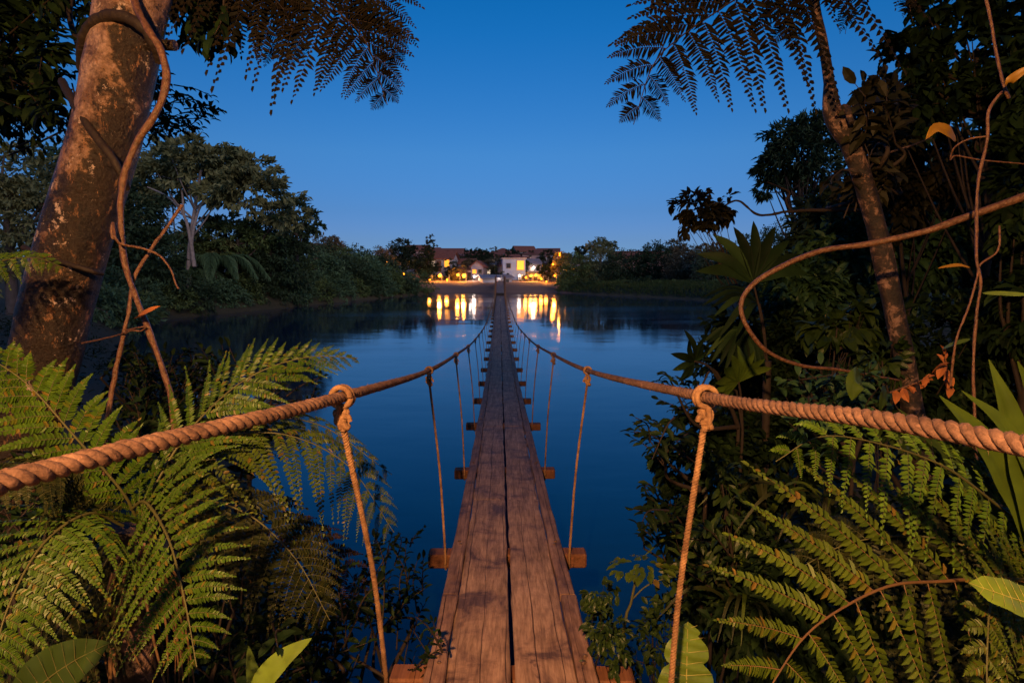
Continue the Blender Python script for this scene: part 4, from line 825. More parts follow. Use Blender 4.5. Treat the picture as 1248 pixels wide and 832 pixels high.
# grass on the right bank slope
g = np.random.default_rng(5); n_ = 26000
x = g.uniform(6, 34, n_); y = g.uniform(62, 96, n_); d = sdist(x, y); k = (d > .1) & (d < 9) & (x > 7.5); x, y = x[k], y[k]; z = hgt(x, y)
P = np.column_stack([x, y, z]); D = nz(np.column_stack([g.normal(size=len(x))*.4, g.normal(size=len(x))*.4, np.ones(len(x))])); L_ = .28+.35*g.random(len(x))
mb = MB(); place(mb, DIAM, P, D, nz(np.column_stack([g.normal(size=len(x)), -np.ones(len(x)), np.zeros(len(x))])), L_, .10)
tag(mb.build('grass', M['grass']), 'green grass and weeds on the low slope of the far right bank', 'grass', kind='stuff')
# ------------------------------------------------------------------ ferns
def frond(parent, P, nrm, n, plen, m, pinL, lab=None, ang=.35, droop=.25, curl=.0, rw=.006, name='frond', lm='fern', rm='fern_rib', tip=.5, base=.25, t0=.06, tpl=PINN, pw=.95, seed=0, jit=.06, fold=0.0, one=None, angs=None):
    """a bipinnate fern frond: rachis P, upper face nrm, n pairs of pinnae of length plen, m pairs of pinnules each"""
    g = np.random.default_rng(seed); N_ = 120; P = spline(np.array(P, float), N_); T = nz(np.gradient(P, axis=0))
    mr = MB(); tube(mr, P, np.linspace(rw, rw*.25, N_), 6); ml = MB()
    ts = t0+(1-t0)*np.linspace(0, 1, n+1)[:-1]**.92
    nr0 = np.asarray(nrm, float)
    for i, t in enumerate(ts):
        k = int(t*(N_-1)); Tt = T[k]
        prof = min(1, (t/base)**.55 if base > 0 else 1)*(1-max(0, (t-tip)/(1-tip))**1.35*.93)
        for s in (-1, 1):
            if one is not None and s != one: continue
            kk = min(N_-1, k+(2 if s > 0 else 0)); nr = nr0 if nr0.ndim == 1 else nr0[0]*(1-t)+nr0[1]*t
            S = nz(np.cross(Tt, nr)); Nn = np.cross(S, Tt); a = (ang if angs is None else angs[0 if s > 0 else 1])+g.normal()*jit+.35*t*(angs is None)
            L = plen*prof*(1+g.normal()*.06)
            if L < .012: continue
            d0 = nz(S*s*math.cos(a)+Tt*math.sin(a)+Nn*(g.normal()*jit-fold)); uu = np.linspace(0, 1, m+1)
            Q = P[kk]+np.outer(uu, d0)*L+np.outer(uu**2, np.array([0, 0, -droop])+Tt*curl+g.normal(size=3)*.03)*L
            tube(mr, Q[::max(1, m//6)], np.linspace(rw*.24, rw*.07, len(Q[::max(1, m//6)])), 4, cap=False)
            Tq = nz(np.gradient(Q, axis=0)); q = nz(np.cross(Tq, Nn)); Nq = np.cross(q, Tq)
            j = np.arange(1, m); ub = uu[j]; sh = np.clip((1-ub**2.2)*1.0, .2, 1)*np.clip(.75+ub*1.2, 0, 1)
            pl = pinL*sh*(.55+.45*min(1, L/plen*1.3))*np.where(g.random(m-1) < .04, g.uniform(.1, .6, m-1), 1); sp = L/m
            for s2 in (-1, 1):
                D = nz(q[j]*s2*.92+Tq[j]*.42+g.normal(size=(m-1, 3))*.11-Nq[j]*(.05+.25*g.random((m-1, 1)))); place(ml, tpl, Q[j]+Tq[j]*(sp*.5 if s2 > 0 else 0), D, Nq[j]+g.normal(size=(m-1, 3))*.12, pl*(1+g.normal(size=m-1)*.08), sp*pw)
            place(ml, tpl, Q[-1:], Tq[-1:], Nq[-1:], sp*1.5, sp*.7)
    o = mr.build(name, M[rm], parent); ml.build('pinnae', M[lm], o)
    if lab: o['label'] = lab
    return o
def UP(L, z0, z1=None):
    """pixel polyline with depth running z0..z1, or (px,py,zc) triples"""
    if len(L[0]) == 3: return [U(*p) for p in L]
    zz = np.linspace(z0, z1 if z1 is not None else z0, len(L)); return [U(a, b_, z) for (a, b_), z in zip(L, zz)]
cn = np.array([0, -.85, .55])   # leaves seen mostly from above and in front

cen = U(168, 640, 2.05)
lf = empty('tree_fern', (cen[0], cen[1], gh(cen[0], cen[1])), 'big lush tree fern with wide arching fronds on the left below the rope', 'fern')
mb = MB(); tube(mb, spline([(cen[0]-.03, cen[1]+.05, gh(cen[0], cen[1])-.3), U(160, 800, 2.15), U(165, 640, 2.12)], 24), np.linspace(.10, .07, 24), 12, rough=.16, seed=4)
mb.build('trunk', M['bark2'], lf)
g = np.random.default_rng(3)
mb = MB()   # dead stalks hanging round the trunk
for k in range(26):
    a = g.uniform(0, 2*PI); r0 = .09; b0 = U(165, 690+g.uniform(-20, 40), 2.12)+np.array([math.cos(a)*r0, math.sin(a)*r0, 0]); tube(mb, spline([b0, b0+[math.cos(a)*.06, math.sin(a)*.06, -.2], b0+[math.cos(a)*.03+g.normal()*.05, math.sin(a)*.03, -.45-g.random()*.3]], 8), np.linspace(.006, .002, 8), 5)
mb.build('dead_stalks', M['fern_rib_brown'], lf)
B0 = (170, 640, 2.1)
FR = [ # points (px,py,zc), normal, n, plen, m, pinL, kwargs
 ([B0, (150, 600, 2.0), (90, 530, 1.9), (30, 465, 1.85), (-40, 420, 1.85)], cn+[.2, 0, .2], 19, .23, 22, .028, dict(ang=.5, droop=.25)),
 ([(175, 640, 2.1), (190, 590, 2.15), (235, 520, 2.25), (300, 462, 2.3), (370, 436, 2.4), (436, 436, 2.5)], cn+[-.2, 0, .3], 22, .30, 24, .028, dict(ang=.55, droop=.12, tip=.35)),
 ([(178, 645, 2.1), (205, 585, 2.2), (270, 535, 2.35), (350, 530, 2.45), (425, 568, 2.5), (480, 648, 2.5)], np.array([-.1, -.45, .9]), 20, .30, 22, .030, dict(ang=.25, droop=.65, lm='fern_old', tip=.45)),
 ([(185, 640, 2.1), (215, 560, 2.3), (300, 512, 2.6), (390, 518, 2.75), (478, 578, 2.8)], np.array([0, -.35, .95]), 18, .25, 20, .028, dict(ang=.3, droop=.5, lm='fern_old', tip=.4)),
 ([(160, 620, 2.05), (178, 612, 1.95), (205, 655, 1.75), (225, 730, 1.6), (240, 812, 1.5)], np.array([.05, -.95, .45]), 21, .26, 24, .023, dict(ang=.05, droop=.10, base=.12, curl=.25, tip=.45)),
 ([(150, 640, 2.05), (110, 625, 1.9), (55, 660, 1.75), (10, 740, 1.6), (-15, 840, 1.5)], np.array([-.05, -.9, .5]), 19, .28, 24, .025, dict(ang=.1, droop=.12, base=.12, curl=.2)),
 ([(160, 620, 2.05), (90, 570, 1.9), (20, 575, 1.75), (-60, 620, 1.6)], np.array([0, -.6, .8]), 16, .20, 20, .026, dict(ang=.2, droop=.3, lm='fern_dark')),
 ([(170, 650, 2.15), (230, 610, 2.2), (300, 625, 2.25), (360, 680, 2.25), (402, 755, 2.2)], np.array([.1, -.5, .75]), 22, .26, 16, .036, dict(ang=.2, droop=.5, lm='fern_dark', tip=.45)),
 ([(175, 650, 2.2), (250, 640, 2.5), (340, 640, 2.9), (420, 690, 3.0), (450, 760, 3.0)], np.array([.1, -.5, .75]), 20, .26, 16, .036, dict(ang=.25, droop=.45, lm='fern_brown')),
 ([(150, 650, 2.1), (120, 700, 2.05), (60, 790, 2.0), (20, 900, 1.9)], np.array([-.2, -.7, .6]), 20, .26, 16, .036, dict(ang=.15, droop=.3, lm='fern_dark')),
]
for k, (pp, nr, n_, pl, m_, pinl, kw) in enumerate(FR):
    frond(lf, UP(pp, 0), nr, n_, pl, m_, pinl, seed=k, lab=None if 'lm' not in kw else {'fern_old': 'olive frond', 'fern_dark': 'dark shaded frond', 'fern_brown': 'browning frond'}[kw['lm']], **kw)

# bluish ground ferns by the water, both sides of the bridge
def ground_fern(label, px, py, zc, L, nf, lm, seed, spread=(0, 2*PI), plen=.3, lift=.8, zbase=None):
    g = np.random.default_rng(seed); c = U(px, py, zc); zb = gh(c[0], c[1]) if zbase is None else zbase
    e = empty('fern', (c[0], c[1], zb), label, 'fern'); st = np.array([c[0], c[1], max(zb, 0)+.02])
    for k in range(nf):
        a = spread[0]+(spread[1]-spread[0])*(k+.3*g.random())/nf; l_ = L*(.8+.4*g.random()); d = np.array([math.cos(a), math.sin(a), 0])
        up = lift*(.8+.4*g.random())
        frond(e, [st, st+d*l_*.25+[0, 0, l_*.45*up], st+d*l_*.65+[0, 0, l_*.62*up], st+d*l_+[0, 0, l_*.35*up]], np.array([0, 0, 1.])-d*.2, 18, plen*L, 12, .035*L/.6*.8, ang=.35, droop=.3, lm=lm, seed=seed+k, rw=.004)
    return e
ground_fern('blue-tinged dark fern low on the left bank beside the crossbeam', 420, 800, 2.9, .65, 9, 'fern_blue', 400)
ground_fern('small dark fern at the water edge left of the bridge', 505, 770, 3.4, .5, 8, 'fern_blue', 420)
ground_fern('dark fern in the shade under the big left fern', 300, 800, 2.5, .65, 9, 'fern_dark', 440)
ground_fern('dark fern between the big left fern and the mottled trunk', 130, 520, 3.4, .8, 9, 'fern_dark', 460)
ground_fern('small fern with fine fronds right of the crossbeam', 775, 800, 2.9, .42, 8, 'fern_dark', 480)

# right-hand ferns
cr = U(1300, 720, 1.9)
rf = empty('tree_fern', (cr[0], cr[1], gh(cr[0], cr[1])), 'large tree fern reaching in from the right with coarse olive fronds', 'fern')
mb = MB(); tube(mb, spline([(cr[0], cr[1], gh(cr[0], cr[1])-.2), tuple(U(1300, 760, 1.95)), tuple(cr)], 12), np.linspace(.1, .07, 12), 10, rough=.15, seed=9); mb.build('trunk', M['bark2'], rf)
FR2 = [
 ([(1300, 720, 1.9), (1230, 705, 1.8), (1145, 708, 1.68), (1086, 713, 1.6), (1027, 740, 1.5), (978, 778, 1.42), (930, 850, 1.32)], np.array([-.25, -.85, .5]), 12, .47, 27, .044, dict(angs=(.66, .02), droop=.10, curl=.10, base=.0, tip=.55, rm='fern_rib_brown', rw=.0075, lm='fern_old', pw=.92, jit=.04)),
 ([(1300, 700, 1.95), (1270, 660, 1.9), (1215, 615, 1.85), (1150, 568, 1.8), (1070, 540, 1.75), (1000, 532, 1.7), (945, 562, 1.68)], np.array([0, -.75, .65]), 17, .24, 20, .030, dict(ang=.15, droop=.50, base=.1, tip=.6, lm='bright_fern')),
 ([(1300, 720, 1.9), (1240, 705, 1.7), (1210, 730, 1.5), (1203, 790, 1.4), (1203, 880, 1.35)], np.array([.1, -.9, .45]), 20, .16, 14, .028, dict(ang=.25, droop=.2, base=.1, lm='fern_old')),
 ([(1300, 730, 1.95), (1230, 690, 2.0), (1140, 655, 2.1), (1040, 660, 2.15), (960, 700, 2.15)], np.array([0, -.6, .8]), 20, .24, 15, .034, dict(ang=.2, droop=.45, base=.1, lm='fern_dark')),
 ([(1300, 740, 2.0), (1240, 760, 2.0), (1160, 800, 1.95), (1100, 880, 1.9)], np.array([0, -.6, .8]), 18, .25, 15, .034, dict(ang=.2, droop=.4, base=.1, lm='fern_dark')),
]
for k, (pp, nr, n_, pl, m_, pinl, kw) in enumerate(FR2):
    frond(rf, UP(pp, 0), nr, n_, pl, m_, pinl, seed=30+k, lab={'fern_old': 'coarse olive frond with a brown stalk' if k == 0 else 'olive frond', 'bright_fern': 'bright green frond', 'fern_dark': 'dark shaded frond'}[kw['lm']], **kw)
# small frond tip poking in at the left edge in front of the trunk
c = U(-60, 330, 2.6); e = empty('fern', (c[0]-.3, c[1], gh(c[0]-.3, c[1])), 'single green fern frond poking in from the left edge before the mottled trunk', 'fern')
frond(e, UP([(-160, 700, 2.7), (-120, 480, 2.65), (-60, 352, 2.6), (-10, 322, 2.55), (40, 314, 2.55), (78, 326, 2.5)], 0), np.array([0, -.8, .6]), 34, .17, 14, .026, ang=.3, droop=.35, base=.1, seed=55, tip=.7)
# tree-fern crowns hanging into the sky
def sky_fern(label, base_px, crown_pt, fronds, seed, **kw):
    c = U(*crown_pt); bx, by = c[0], c[1]; e = empty('tree_fern', (bx, by, gh(bx, by)), label, 'tree fern')
    mb = MB(); tube(mb, spline([(bx, by, gh(bx, by)-.2), (bx+.05, by, (gh(bx, by)+c[2])/2), tuple(c)], 20), np.linspace(.10, .07, 20), 10, rough=.1, seed=seed); mb.build('trunk', M['bark2'], e)
    for k, (pp, pl, n_, m_, pinl, kk) in enumerate(fronds):
        frond(e, UP(pp, 0), kk.pop('nrm', np.array([0, -.5, .85])), n_, pl, m_, pinl, seed=seed+k, lm=kk.pop('lm', 'fern_sil'), rm='dark_vine', **kk)
    return e
def frondset(e, fronds, seed):
    for k, (pp, pl, n_, m_, pinl, kk) in enumerate(fronds):
        frond(e, UP(pp, 0), kk.pop('nrm', np.array([0, -.5, .85])), n_, pl, m_, pinl, seed=seed+k, lm=kk.pop('lm', 'fern_sil'), rm='dark_vine', **kk)
CL = (235, -150, 3.3); c_ = U(*CL)
e = empty('perched_fern', c_, 'perched fern with brown-black hanging fronds high at the top left beside the mottled trunk', 'fern')
NV = np.array([0, -.9, .35])
frondset(e, [
 ([CL, (300, -70, 3.1), (350, -35, 3.0), (400, 5, 2.9), (445, 50, 2.8), (472, 128, 2.75)], .56, 18, 23, .088, dict(angs=(.45, .8), droop=.35, base=.02, tip=.4, pw=.86, t0=.2, rw=.008, nrm=NV)),
 ([CL, (330, -90, 3.1), (400, -55, 3.0), (455, -5, 2.95), (484, 84, 2.9)], .42, 14, 20, .075, dict(angs=(.5, .8), droop=.35, base=.02, pw=.74, t0=.2, nrm=NV)),
 ([CL, (285, -70, 3.0), (318, -20, 2.95), (350, 20, 2.9), (364, 78, 2.9)], .36, 12, 18, .065, dict(ang=.7, droop=.35, pw=.74, t0=.2, nrm=NV)),
 ([CL, (260, -70, 3.1), (290, -20, 3.1), (320, 20, 3.1), (334, 75, 3.1)], .34, 11, 18, .065, dict(ang=.7, droop=.3, pw=.74, t0=.2, nrm=NV))], 540)

# ------------------------------------------------------------------ mottled leaning tree with its vines, left
tb = [(-25, 800, 3.25), (-5, 640, 3.25), (22, 540, 3.25), (48, 462, 3.25), (78, 340, 3.2), (120, 200, 3.15), (144, 100, 3.12), (162, 0, 3.1), (185, -140, 3.1), (215, -330, 3.2)]
p0 = U(*tb[1]); e = empty('mottled_tree', (p0[0], p0[1], gh(p0[0], p0[1])), 'thick leaning tree with smooth pinkish bark flaking to dark moss on the left', 'tree'); big = e
P = spline(UP(tb, 0), 90); rad = np.interp(np.linspace(0, 1, 90), [0, .15, .3, .6, .8, 1], [.27, .205, .172, .166, .180, .16])
mb = MB(); tube(mb, P, rad, 40, rough=.018, seed=5); tube(mb, spline([P[58], P[58]+[.17, -.05, .02], P[58]+[.32, -.06, .015]], 6), [.032, .028, .028, .027, .026, .025], 10, rough=.05)
g = np.random.default_rng(8)
mb.build('trunk', M['bark'], e)
mb = MB()
for pts, r0 in (([(215, -330, 3.2), (150, -420, 3.4), (40, -470, 3.6), (-80, -380, 3.9)], .12), ([(215, -330, 3.2), (300, -480, 3.6), (380, -600, 4.2)], .13), ([(190, -160, 3.1), (120, -150, 3.5), (40, -60, 4.0), (-20, 60, 4.3)], .07), ([(180, -120, 3.2), (240, -100, 3.6), (280, -20, 4.0)], .035)):
    Q = spline(UP(pts, 0), 20); tube(mb, Q, np.linspace(r0, r0*.35, 20), 8, rough=.05)
mb.build('limb', M['bark2'], e)
def sprays(mbl, mbt, starts, ends, nleaf, L, wr, tpl=OVAL, droop=.35, g=rng, r=.006, up=None):
    """leafy twigs from starts to ends with alternate leaves in flat sprays"""
    for s, t in zip(starts, ends):
        s, t = np.array(s), np.array(t); m_ = (s+t)/2+g.normal(size=3)*.06*np.linalg.norm(t-s)+np.array([0, 0, .06*np.linalg.norm(t-s)])
        Q = spline([s, m_, t], max(8, nleaf+4)); tube(mbt, Q[::2], np.linspace(r, r*.35, len(Q[::2])), 5, cap=False)
        T = nz(np.gradient(Q, axis=0)); k = np.linspace(2, len(Q)-1, nleaf).astype(int); S = nz(np.cross(T[k], np.array([0, 0, 1.])+.35*g.normal(size=3)))
        sg = np.where(np.arange(nleaf) % 2 == 0, 1, -1)[:, None]; D = nz(S*sg*.9+T[k]*.65+g.normal(size=(nleaf, 3))*.22+np.array([0, 0, -droop]))
        D[-1] = T[-1]; ls = L*(.7+.5*g.random(nleaf)); N = nz(np.array([0, 0, 1.])+.45*g.normal(size=(nleaf, 3))-np.array([0, .25, 0]))
        place(mbl, tpl, Q[k], D, N, ls, ls*wr)
def bough(parent, px_box, zc, n, nleaf, L, wr, lm, root, seed, tpl=OVAL, droop=.35, tl=.35, name='leafy_bough', r=.006):
    """sprays filling a pixel box at depth zc(+-), all growing away from the root"""
    g = np.random.default_rng(seed); mbl, mbt = MB(), MB(); x0, y0, x1, y1 = px_box; root = np.array(root)
    St, En = [], []
    for k in range(n):
        z = zc+g.normal()*.10*zc; E_ = U(g.uniform(x0, x1), g.uniform(y0, y1), z); d = nz(E_-root+g.normal(size=3)*.3*np.linalg.norm(E_-root)); St.append(E_-d*tl*(.7+.6*g.random())); En.append(E_)
    sprays(mbl, mbt, St, En, nleaf, L, wr, tpl, droop, g, r)
    nb_ = max(2, n//7)
    for k in range(nb_):   # carrying branches
        s = St[int(g.integers(n))]; tube(mbt, spline([root, (root+s)/2+g.normal(size=3)*.12, s], 14), np.linspace(r*3, r, 14), 6, cap=False)
    o = mbt.build(name, M['twig'], parent); mbl.build('leaves', M[lm], o); return o
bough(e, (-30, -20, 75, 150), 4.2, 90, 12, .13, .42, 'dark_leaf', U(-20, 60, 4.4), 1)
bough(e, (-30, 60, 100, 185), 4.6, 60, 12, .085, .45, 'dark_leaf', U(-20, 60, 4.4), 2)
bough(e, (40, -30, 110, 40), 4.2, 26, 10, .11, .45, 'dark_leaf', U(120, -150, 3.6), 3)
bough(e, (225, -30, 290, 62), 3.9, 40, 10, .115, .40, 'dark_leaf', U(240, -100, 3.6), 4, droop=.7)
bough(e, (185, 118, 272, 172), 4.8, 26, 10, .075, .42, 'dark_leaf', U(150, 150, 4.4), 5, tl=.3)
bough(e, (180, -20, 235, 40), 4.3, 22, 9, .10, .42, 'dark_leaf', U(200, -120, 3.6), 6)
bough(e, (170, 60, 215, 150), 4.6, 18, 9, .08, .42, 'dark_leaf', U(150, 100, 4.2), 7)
for pts, r_ in (([(88, -20, 3.9), (85, 20, 3.9), (92, 45, 3.85), (97, 60, 3.8)], .018), ([(-10, 132, 4.5), (30, 142, 4.4), (70, 148, 4.4)], .010), ([(20, 180, 4.5), (50, 165, 4.4), (75, 145, 4.3)], .008), ([(10, 190, 4.5), (45, 175, 4.4), (80, 158, 4.3)], .007)):
    mb = MB(); tube(mb, spline(UP(pts, 0), 12), r_, 6); mb.build('bare_twig', M['twig'], e)
def vine(label, pts, r0, r1, m='vine', cat='vine', rough=.17, n=140, name='vine', sides=9, parent=None, foot=True):
    P = spline(UP(pts, 0), n); mb = MB(); tube(mb, P, np.linspace(r0, r1, n), sides, rough=rough, seed=len(label))
    o = mb.build(name, M[m], parent)
    if parent is None: tag(o, label, cat)
    return o
zv = 2.78
vine('glossy brown vine looping down beside the mottled trunk to the fern', [(150, -60, 2.95), (163, 0, 2.85), (180, 35, zv), (196, 62, zv), (202, 95, zv), (192, 135, zv), (168, 172, zv), (152, 215, zv), (147, 255, zv), (149, 300, zv), (160, 345, zv-.02), (180, 400, 2.7), (200, 455, 2.65), (210, 500, 2.62), (215, 620, 2.6)], .019, .011)
vine('straight brown stem leaning across the looping vine', [(222, 250, 3.0), (205, 275, 2.95), (175, 318, 2.85), (162, 345, 2.82), (156, 385, 2.8), (146, 430, 2.8), (136, 480, 2.8), (128, 540, 2.75), (122, 640, 2.7)], .008, .013)
vine('thin curled tendril hooked round the looping vine', [(139, 292, 2.74), (136, 282, 2.74), (138, 272, 2.74), (141, 290, 2.70), (150, 298, 2.72), (175, 303, 2.78), (195, 312, 2.8), (208, 328, 2.8), (214, 345, 2.8), (218, 352, 2.8)], .007, .004)
vine('thin pale tendril strung from the mottled trunk to the vine', [(100, 418, 3.0), (120, 414, 2.9), (145, 408, 2.8), (160, 403, 2.7), (172, 403, 2.68), (178, 398, 2.66), (170, 399, 2.66), (155, 402, 2.72)], .0045, .0035)
vine('dark woody creeper arching over the top of the mottled trunk', [(100, 85, 3.2), (101, 52, 3.05), (110, 32, 2.98), (130, 20, 2.93), (155, 22, 2.91), (178, 38, 2.92), (190, 58, 2.98), (196, 75, 3.05)], .026, .03, 'dark_vine', rough=.08)
vine('dark creeper slanting across the middle of the mottled trunk', [(76, 100, 3.25), (86, 118, 3.10), (99, 140, 3.0), (118, 168, 2.96), (135, 190, 2.95), (148, 212, 2.98), (154, 230, 3.05)], .022, .02, 'dark_vine', rough=.08)
vine('dark low creeper crossing the mottled trunk beside the fern tip', [(30, 302, 3.2), (60, 315, 3.05), (85, 322, 3.0), (110, 330, 3.02), (125, 334, 3.1)], .016, .012, 'dark_vine', rough=.08)
def single_leaf(parent, P, nrm, W, m, name='leaf', prof=None, n=24, fold=.18, lobes=0, label=None, mid=None):
    """one big leaf blade along P, width W(t)"""
    P = spline(UP(P, 0) if not isinstance(P, np.ndarray) else P, n); T = nz(np.gradient(P, axis=0)); S = nz(np.cross(T, nrm)); N = np.cross(S, T)
    t = np.linspace(0, 1, n); pf = (np.sin(PI*np.clip(t, 0, 1)**.8)**.75) if prof is None else np.interp(t, *prof)
    if lobes: pf = pf*(.62+.38*np.abs(np.sin(PI*lobes*t))**.6)
    w = W/2*pf+.0008; cols = [-1, -.66, -.33, 0, .33, .66, 1]
    g = np.random.default_rng(n+int(abs(P[0, 0])*100)); wav = g.normal(size=len(cols))*.03
    V = np.array([[P[i]+S[i]*c_*w[i]+N[i]*(abs(c_)*w[i]*fold*2-.25*c_*c_*w[i]+W*.02*math.sin(i*1.1+c_*2)) for c_ in cols] for i in range(n)]).reshape(-1, 3); k = len(cols)
    mb = MB(); mb.add(V, np.array([[i*k+j, i*k+j+1, (i+1)*k+j+1, (i+1)*k+j] for i in range(n-1) for j in range(k-1)]), True)
    o = mb.build(name, M[m], parent)
    if mid:
        mb = MB(); tube(mb, P+N*.0015, np.linspace(W*.022, W*.006, n), 5)
        for i in range(2, n-2, max(2, n//10)):
            for s in (-1, 1):
                q = [P[i]+N[i]*.001, P[min(n-1, i+1)]+S[i]*s*w[i]*.45+N[i]*(.45*w[i]*fold*2), P[min(n-1, i+2)]+S[i]*s*w[i]*.9+N[i]*(.9*w[i]*fold*2)]
                tube(mb, np.array(q), [W*.008, W*.006, W*.003], 4, cap=False)
        mb.build('midrib', M[mid], o)
    return o
M['midrib'] = plain('pale_midrib', (.45, .42, .10), .5)
tag(single_leaf(None, [(166, 388, 2.68), (178, 383, 2.62), (196, 373, 2.6)], np.array([0, -.6, .8]), .05, 'orange_leaf', 'dried_leaf', n=12, fold=.4), 'curled orange-brown dead leaf caught on the looping vine', 'leaf')

# ------------------------------------------------------------------ right tree, liana and climbers
tb = [(1150, 760, 3.9), (1130, 600, 3.85), (1112, 500, 3.8), (1098, 420, 3.75), (1082, 340, 3.7), (1066, 270, 3.7), (1048, 210, 3.65), (1030, 165, 3.6), (1014, 138, 3.6), (1010, 100, 3.6), (1002, 50, 3.6), (992, -5, 3.6), (985, -120, 3.7), (995, -300, 3.9)]
p0 = U(*tb[0]); e = empty('slender_tree', (p0[0], p0[1], gh(p0[0], p0[1])), 'slender tree fern with blotched knotted stem and black feathery fronds in the top right sky', 'tree'); slim = e
P = spline(UP(tb, 0), 110); tt_ = np.linspace(0, 1, 110); rad = np.interp(tt_, [0, .2, .3, .5, .56, .6, .8, 1], [.095, .070, .062, .057, .055, .031, .024, .019])
rad[60:66] *= 1.22
mb = MB(); tube(mb, P, rad, 20, rough=.06, seed=11); mb.build('trunk', M['bark2'], e)
mb = MB()
for pts, r0 in (([(1016, 140, 3.6), (1030, 132, 3.5), (1038, 150, 3.45)], .03), ([(1040, 190, 3.6), (1041, 160, 3.6), (1040, 128, 3.6)], .008), ([(1050, 215, 3.6), (1075, 190, 3.7), (1110, 178, 3.8), (1135, 168, 3.9)], .01)):
    Q = spline(UP(pts, 0), 12); tube(mb, Q, np.linspace(r0, r0*.5, 12), 8, rough=.1)
mb.build('branch_stub', M['bark2'], e)
bough(e, (1040, 95, 1105, 165), 4.0, 26, 9, .14, .45, 'red_leaf', U(1060, 220, 3.8), 11, droop=.8)
bough(e, (1035, 150, 1095, 225), 4.1, 22, 9, .12, .45, 'red_leaf', U(1060, 240, 3.8), 12, droop=.7)
bough(e, (995, 205, 1030, 235), 3.9, 5, 6, .09, .6, 'red_leaf', U(1050, 220, 3.8), 13)
vine('long orange-brown liana arching from the right edge and looping back above the rope', [(2300, 60, 2.4), (1800, 130, 2.5), (1500, 185, 2.6), (1320, 215, 2.7), (1248, 240, 2.75), (1190, 260, 2.8), (1130, 281, 2.85), (1060, 297, 2.95), (1000, 306, 3.0), (950, 326, 3.0), (918, 346, 3.0), (903, 370, 3.0), (910, 398, 3.0), (935, 428, 3.05), (975, 445, 3.1), (1020, 450, 3.15), (1060, 457, 3.2), (1095, 463, 3.3)], .036, .006, cat='liana', name='liana', n=220, rough=.09)
vine('thin reddish climber hanging in a long S near the right edge', [(1190, -40, 2.6), (1205, 15, 2.6), (1213, 60, 2.6), (1222, 100, 2.58), (1229, 120, 2.56), (1222, 112, 2.55), (1205, 135, 2.55), (1203, 170, 2.55), (1192, 220, 2.55), (1190, 270, 2.55), (1190, 315, 2.5), (1195, 345, 2.5), (1190, 385, 2.5), (1186, 450, 2.5), (1190, 560, 2.5)], .0065, .006)
vine('thin climber forking off to the lower left near the right edge', [(1218, 275, 2.5), (1216, 305, 2.5), (1195, 322, 2.5), (1190, 340, 2.5), (1180, 375, 2.5), (1165, 415, 2.5), (1158, 470, 2.55)], .004, .005)
vine('fine pale tendril curving from the climber to the yellow leaf', [(1204, 166, 2.55), (1180, 170, 2.6), (1163, 180, 2.65), (1158, 195, 2.7), (1165, 190, 2.7), (1195, 195, 2.7), (1248, 200, 2.7)], .004, .003)
for pts, nr, w_, m_, lab in (
  ([(1165, 172, 2.6), (1155, 160, 2.55), (1140, 156, 2.55), (1128, 170, 2.55)], (0, -1, .3), .085, 'yellow_leaf', 'drooping yellow leaf hanging among the dark branches of the upper right'),
  ([(1182, 326, 2.5), (1168, 323, 2.5), (1152, 325, 2.5), (1143, 327, 2.5)], (0, -.7, .7), .028, 'yellow_leaf', 'small yellow-green leaf pointing left from the thin climber'),
  ([(1222, 108, 2.5), (1235, 95, 2.45), (1260, 78, 2.4)], (0, -.9, .5), .06, 'yellow_leaf', 'long yellow leaf at the right edge near the top'),
  ([(1196, 357, 2.5), (1225, 358, 2.45), (1262, 360, 2.4)], (0, -.6, .8), .035, 'bright_leaf', 'narrow green leaf lying level at the right edge'),
  ([(1048, 456, 2.9), (1042, 466, 2.8), (1038, 488, 2.8)], (0, -1, .1), .12, 'strap_leaf', 'broad heart-shaped green leaf hanging below the liana'),
  ([(1078, 470, 2.9), (1076, 485, 2.85), (1072, 502, 2.85)], (.3, -1, .1), .06, 'green_leaf', 'narrow dark green leaf hanging right of the heart-shaped leaf'),
  ([(1148, 425, 2.7), (1165, 418, 2.65), (1188, 412, 2.6)], (0, -.6, .8), .03, 'strap_leaf', 'thin green blade above the orange dead spray')):
    tag(single_leaf(None, pts, np.array(nr, float), w_*(.62 if m_ == 'yellow_leaf' else 1), m_, 'leaf', n=14), lab, 'leaf')
CR = (985, -230, 3.8); NV = np.array([0, -.9, .35])
frondset(slim, [
 ([CR, (985, -90, 3.5), (935, -28, 3.3), (880, 10, 3.15), (830, 45, 3.05), (796, 80, 3.0), (772, 152, 2.95)], .78, 17, 25, .105, dict(angs=(.75, .42), droop=.30, base=.02, tip=.38, pw=.86, t0=.22, rw=.009, nrm=NV)),
 ([CR, (990, -110, 3.6), (978, -60, 3.5), (962, -10, 3.4), (958, 60, 3.3)], .48, 8, 20, .095, dict(angs=(.7, .7), droop=.3, base=.02, pw=.74, t0=.25, nrm=NV)),
 ([CR, (1020, -120, 3.6), (1034, -60, 3.5), (1036, -10, 3.5), (1030, 42, 3.5)], .34, 7, 14, .08, dict(ang=.8, droop=.3, pw=.74, t0=.3, nrm=NV)),
 ([CR, (1050, -130, 3.6), (1080, -80, 3.5), (1100, -30, 3.5), (1112, 26, 3.5)], .30, 7, 12, .08, dict(ang=.7, droop=.3, pw=.74, t0=.3, nrm=NV)),
#([CR, (920, -130, 3.3), (850, -70, 3.1), (800, -20, 3.0), (765, 50, 2.95)], .50, 14, 24, .08, dict(angs=(.8, .45), droop=.35, pw=.52, t0=.25, nrm=NV)),
 ([CR, (1150, -160, 3.5), (1250, -100, 3.3), (1340, 0, 3.1)], .4, 12, 12, .06, dict(ang=.4, droop=.4, pw=.52))], 500)
